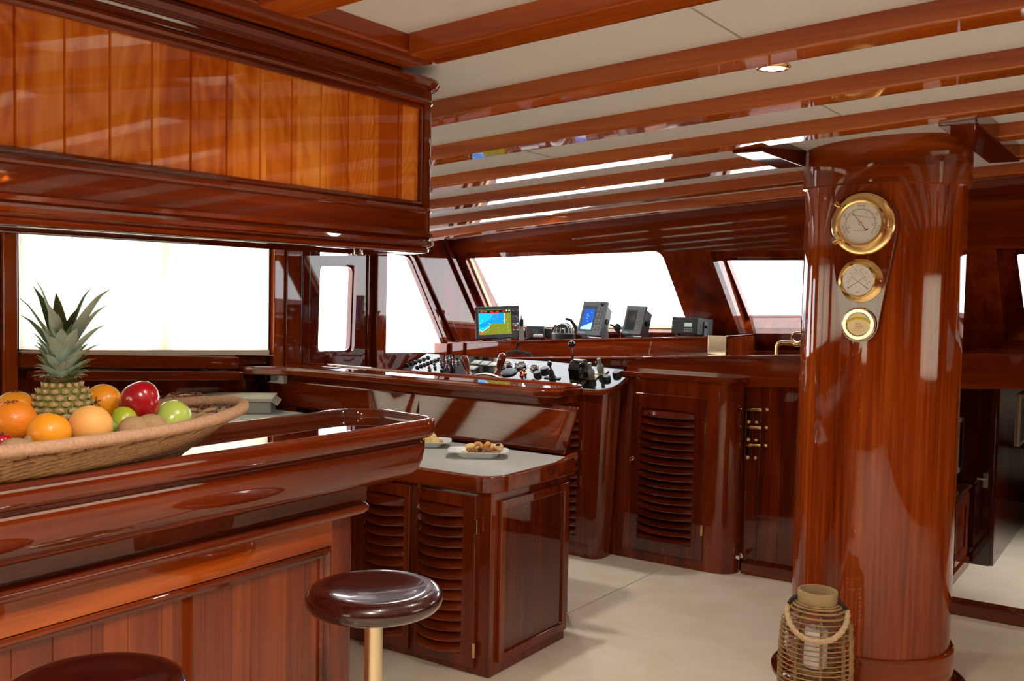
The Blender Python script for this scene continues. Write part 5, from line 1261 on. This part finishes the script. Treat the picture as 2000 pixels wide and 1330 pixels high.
# ------------------------------------------------------------------ ceiling downlights
LAMP = simple('lamp_glow', (255, 236, 200), .3, emit=(255, 226, 176), es=9.)
def downlight(x, y, label, power=9.):
    z = zc(x)
    t = thing('ceiling_downlight', label, 'light', (x, y, z-.012), 'brass ceiling downlights')
    MB().lathe([(.030, z-.003), (.031, z-.006), (.035, z-.007), (.040, z-.006), (.043, z-.002), (.043, z+.004)], (x, y, 0), 30, cap=False).obj('brass_ring', BRASS, t)
    MB().lathe([(.001, z-.0045), (.031, z-.0045), (.031, z+.004), (.001, z+.004)], (x, y, 0), 24).obj('lens', LAMP, t)
    l = bpy.data.lights.new('downlight_lamp', 'SPOT'); l.energy = power; l.color = (1, .94, .86); l.spot_size = 2.5; l.spot_blend = .7; l.shadow_soft_size = .03
    lo = bpy.data.objects.new('downlight_lamp', l); COL.objects.link(lo); lo.location = (0, 0, 0); lo.parent = t
def cpt(px, py):
    z = 2.0
    for _ in range(8): q = RZ(px, py, z); z = zc(q.x)
    return q
q = cpt(1510, 130); downlight(q.x, q.y, 'bright brass downlight nearest the camera, between the first two ceiling beams', 19)
q = cpt(1041, 343); downlight(q.x, q.y, 'middle ceiling downlight in front of the windscreen', 19)
q = cpt(733*1.0+336, 418); downlight(q.x, q.y, 'faint far ceiling downlight, smallest of the three lit ones', 19)
downlight(-.70, .60, 'added unseen downlight brightening the fruit end of the bar', 62)  # lamp added out of view to brighten the fruit
downlight(-.95, 1.30, 'added unseen downlight brightening the bar and overhead cabinet', 34)  # another lamp added out of view, for the bar and overhead cabinet
for i, (x, y) in enumerate(((-.6, .25), (.6, .25), (-.6, -.85), (.6, -.85), (-.6, -1.95), (.7, -1.95), (1.5, 1.0), (1.5, 2.6), (1.5, -.6))):
    downlight(x, y, 'ceiling downlight outside the photo, %s' % ('just behind the camera to port', 'just behind the camera to starboard', 'one row aft of the camera to port', 'one row aft of the camera to starboard', 'aftmost to port', 'aftmost to starboard', 'near the starboard windows amidships', 'near the starboard windows forward', 'near the starboard windows aft')[i], 34)
q = (-.35, 6.0)
t = thing('companionway_fill_light', 'small unseen light added inside the companionway to brighten its floor', 'light', (-.2, 5.9, 1.13))  # added source lighting the corridor floor in place of a skylight
MB().lathe([(.001, 1.13), (.04, 1.13), (.045, 1.1415), (.001, 1.1415)], (-.2, 5.9, 0), 20).obj('lens', LAMP, t)
l = bpy.data.lights.new('companionway_fill_lamp', 'SPOT'); l.energy = 22; l.spot_size = 1.9; l.spot_blend = .6; l.color = (1, .96, .92); l.shadow_soft_size = .04
lo = bpy.data.objects.new('companionway_fill_lamp', l); COL.objects.link(lo); lo.parent = t; lo.location = (0, 0, -.05)

# ------------------------------------------------------------------ daylight
wd = bpy.data.worlds.new('sky'); sc.world = wd; wd.use_nodes = True
bgn = wd.node_tree.nodes['Background']; bgn.inputs['Color'].default_value = (.96, .98, 1, 1); bgn.inputs['Strength'].default_value = 3.5
def area(name, loc, rot, sx, sy, e, col=(1, .97, .93)):
    l = bpy.data.lights.new(name, 'AREA'); l.shape = 'RECTANGLE'; l.size = sx; l.size_y = sy; l.energy = e; l.color = col
    o = bpy.data.objects.new(name, l); COL.objects.link(o); o.location = loc; o.rotation_euler = rot
for i, (y, e) in enumerate(((3.55, 12),)): area('starboard_fill_light', (XE+.10, y, 1.285), (0, PI/2, 0), .86, 1.5, e)  # fill lamp added outside the starboard window to strengthen its light
for x, z, s1, s2, e in ((-2.45, 1.3, 2.5, .9, 32),): area('aft_fill_light', (x, YB-.12, z), (PI/2, 0, 0), s1, s2, e)  # fill lamp added behind the unseen aft blind

sc.view_settings.view_transform = 'Standard'; sc.view_settings.look = 'None'; sc.view_settings.gamma = 1; sc.view_settings.use_curve_mapping = False
sc.view_settings.exposure = 0.72
sc.cycles.use_denoising = True; sc.cycles.max_bounces = 8; sc.cycles.transparent_max_bounces = 12; sc.cycles.sample_clamp_indirect = 4
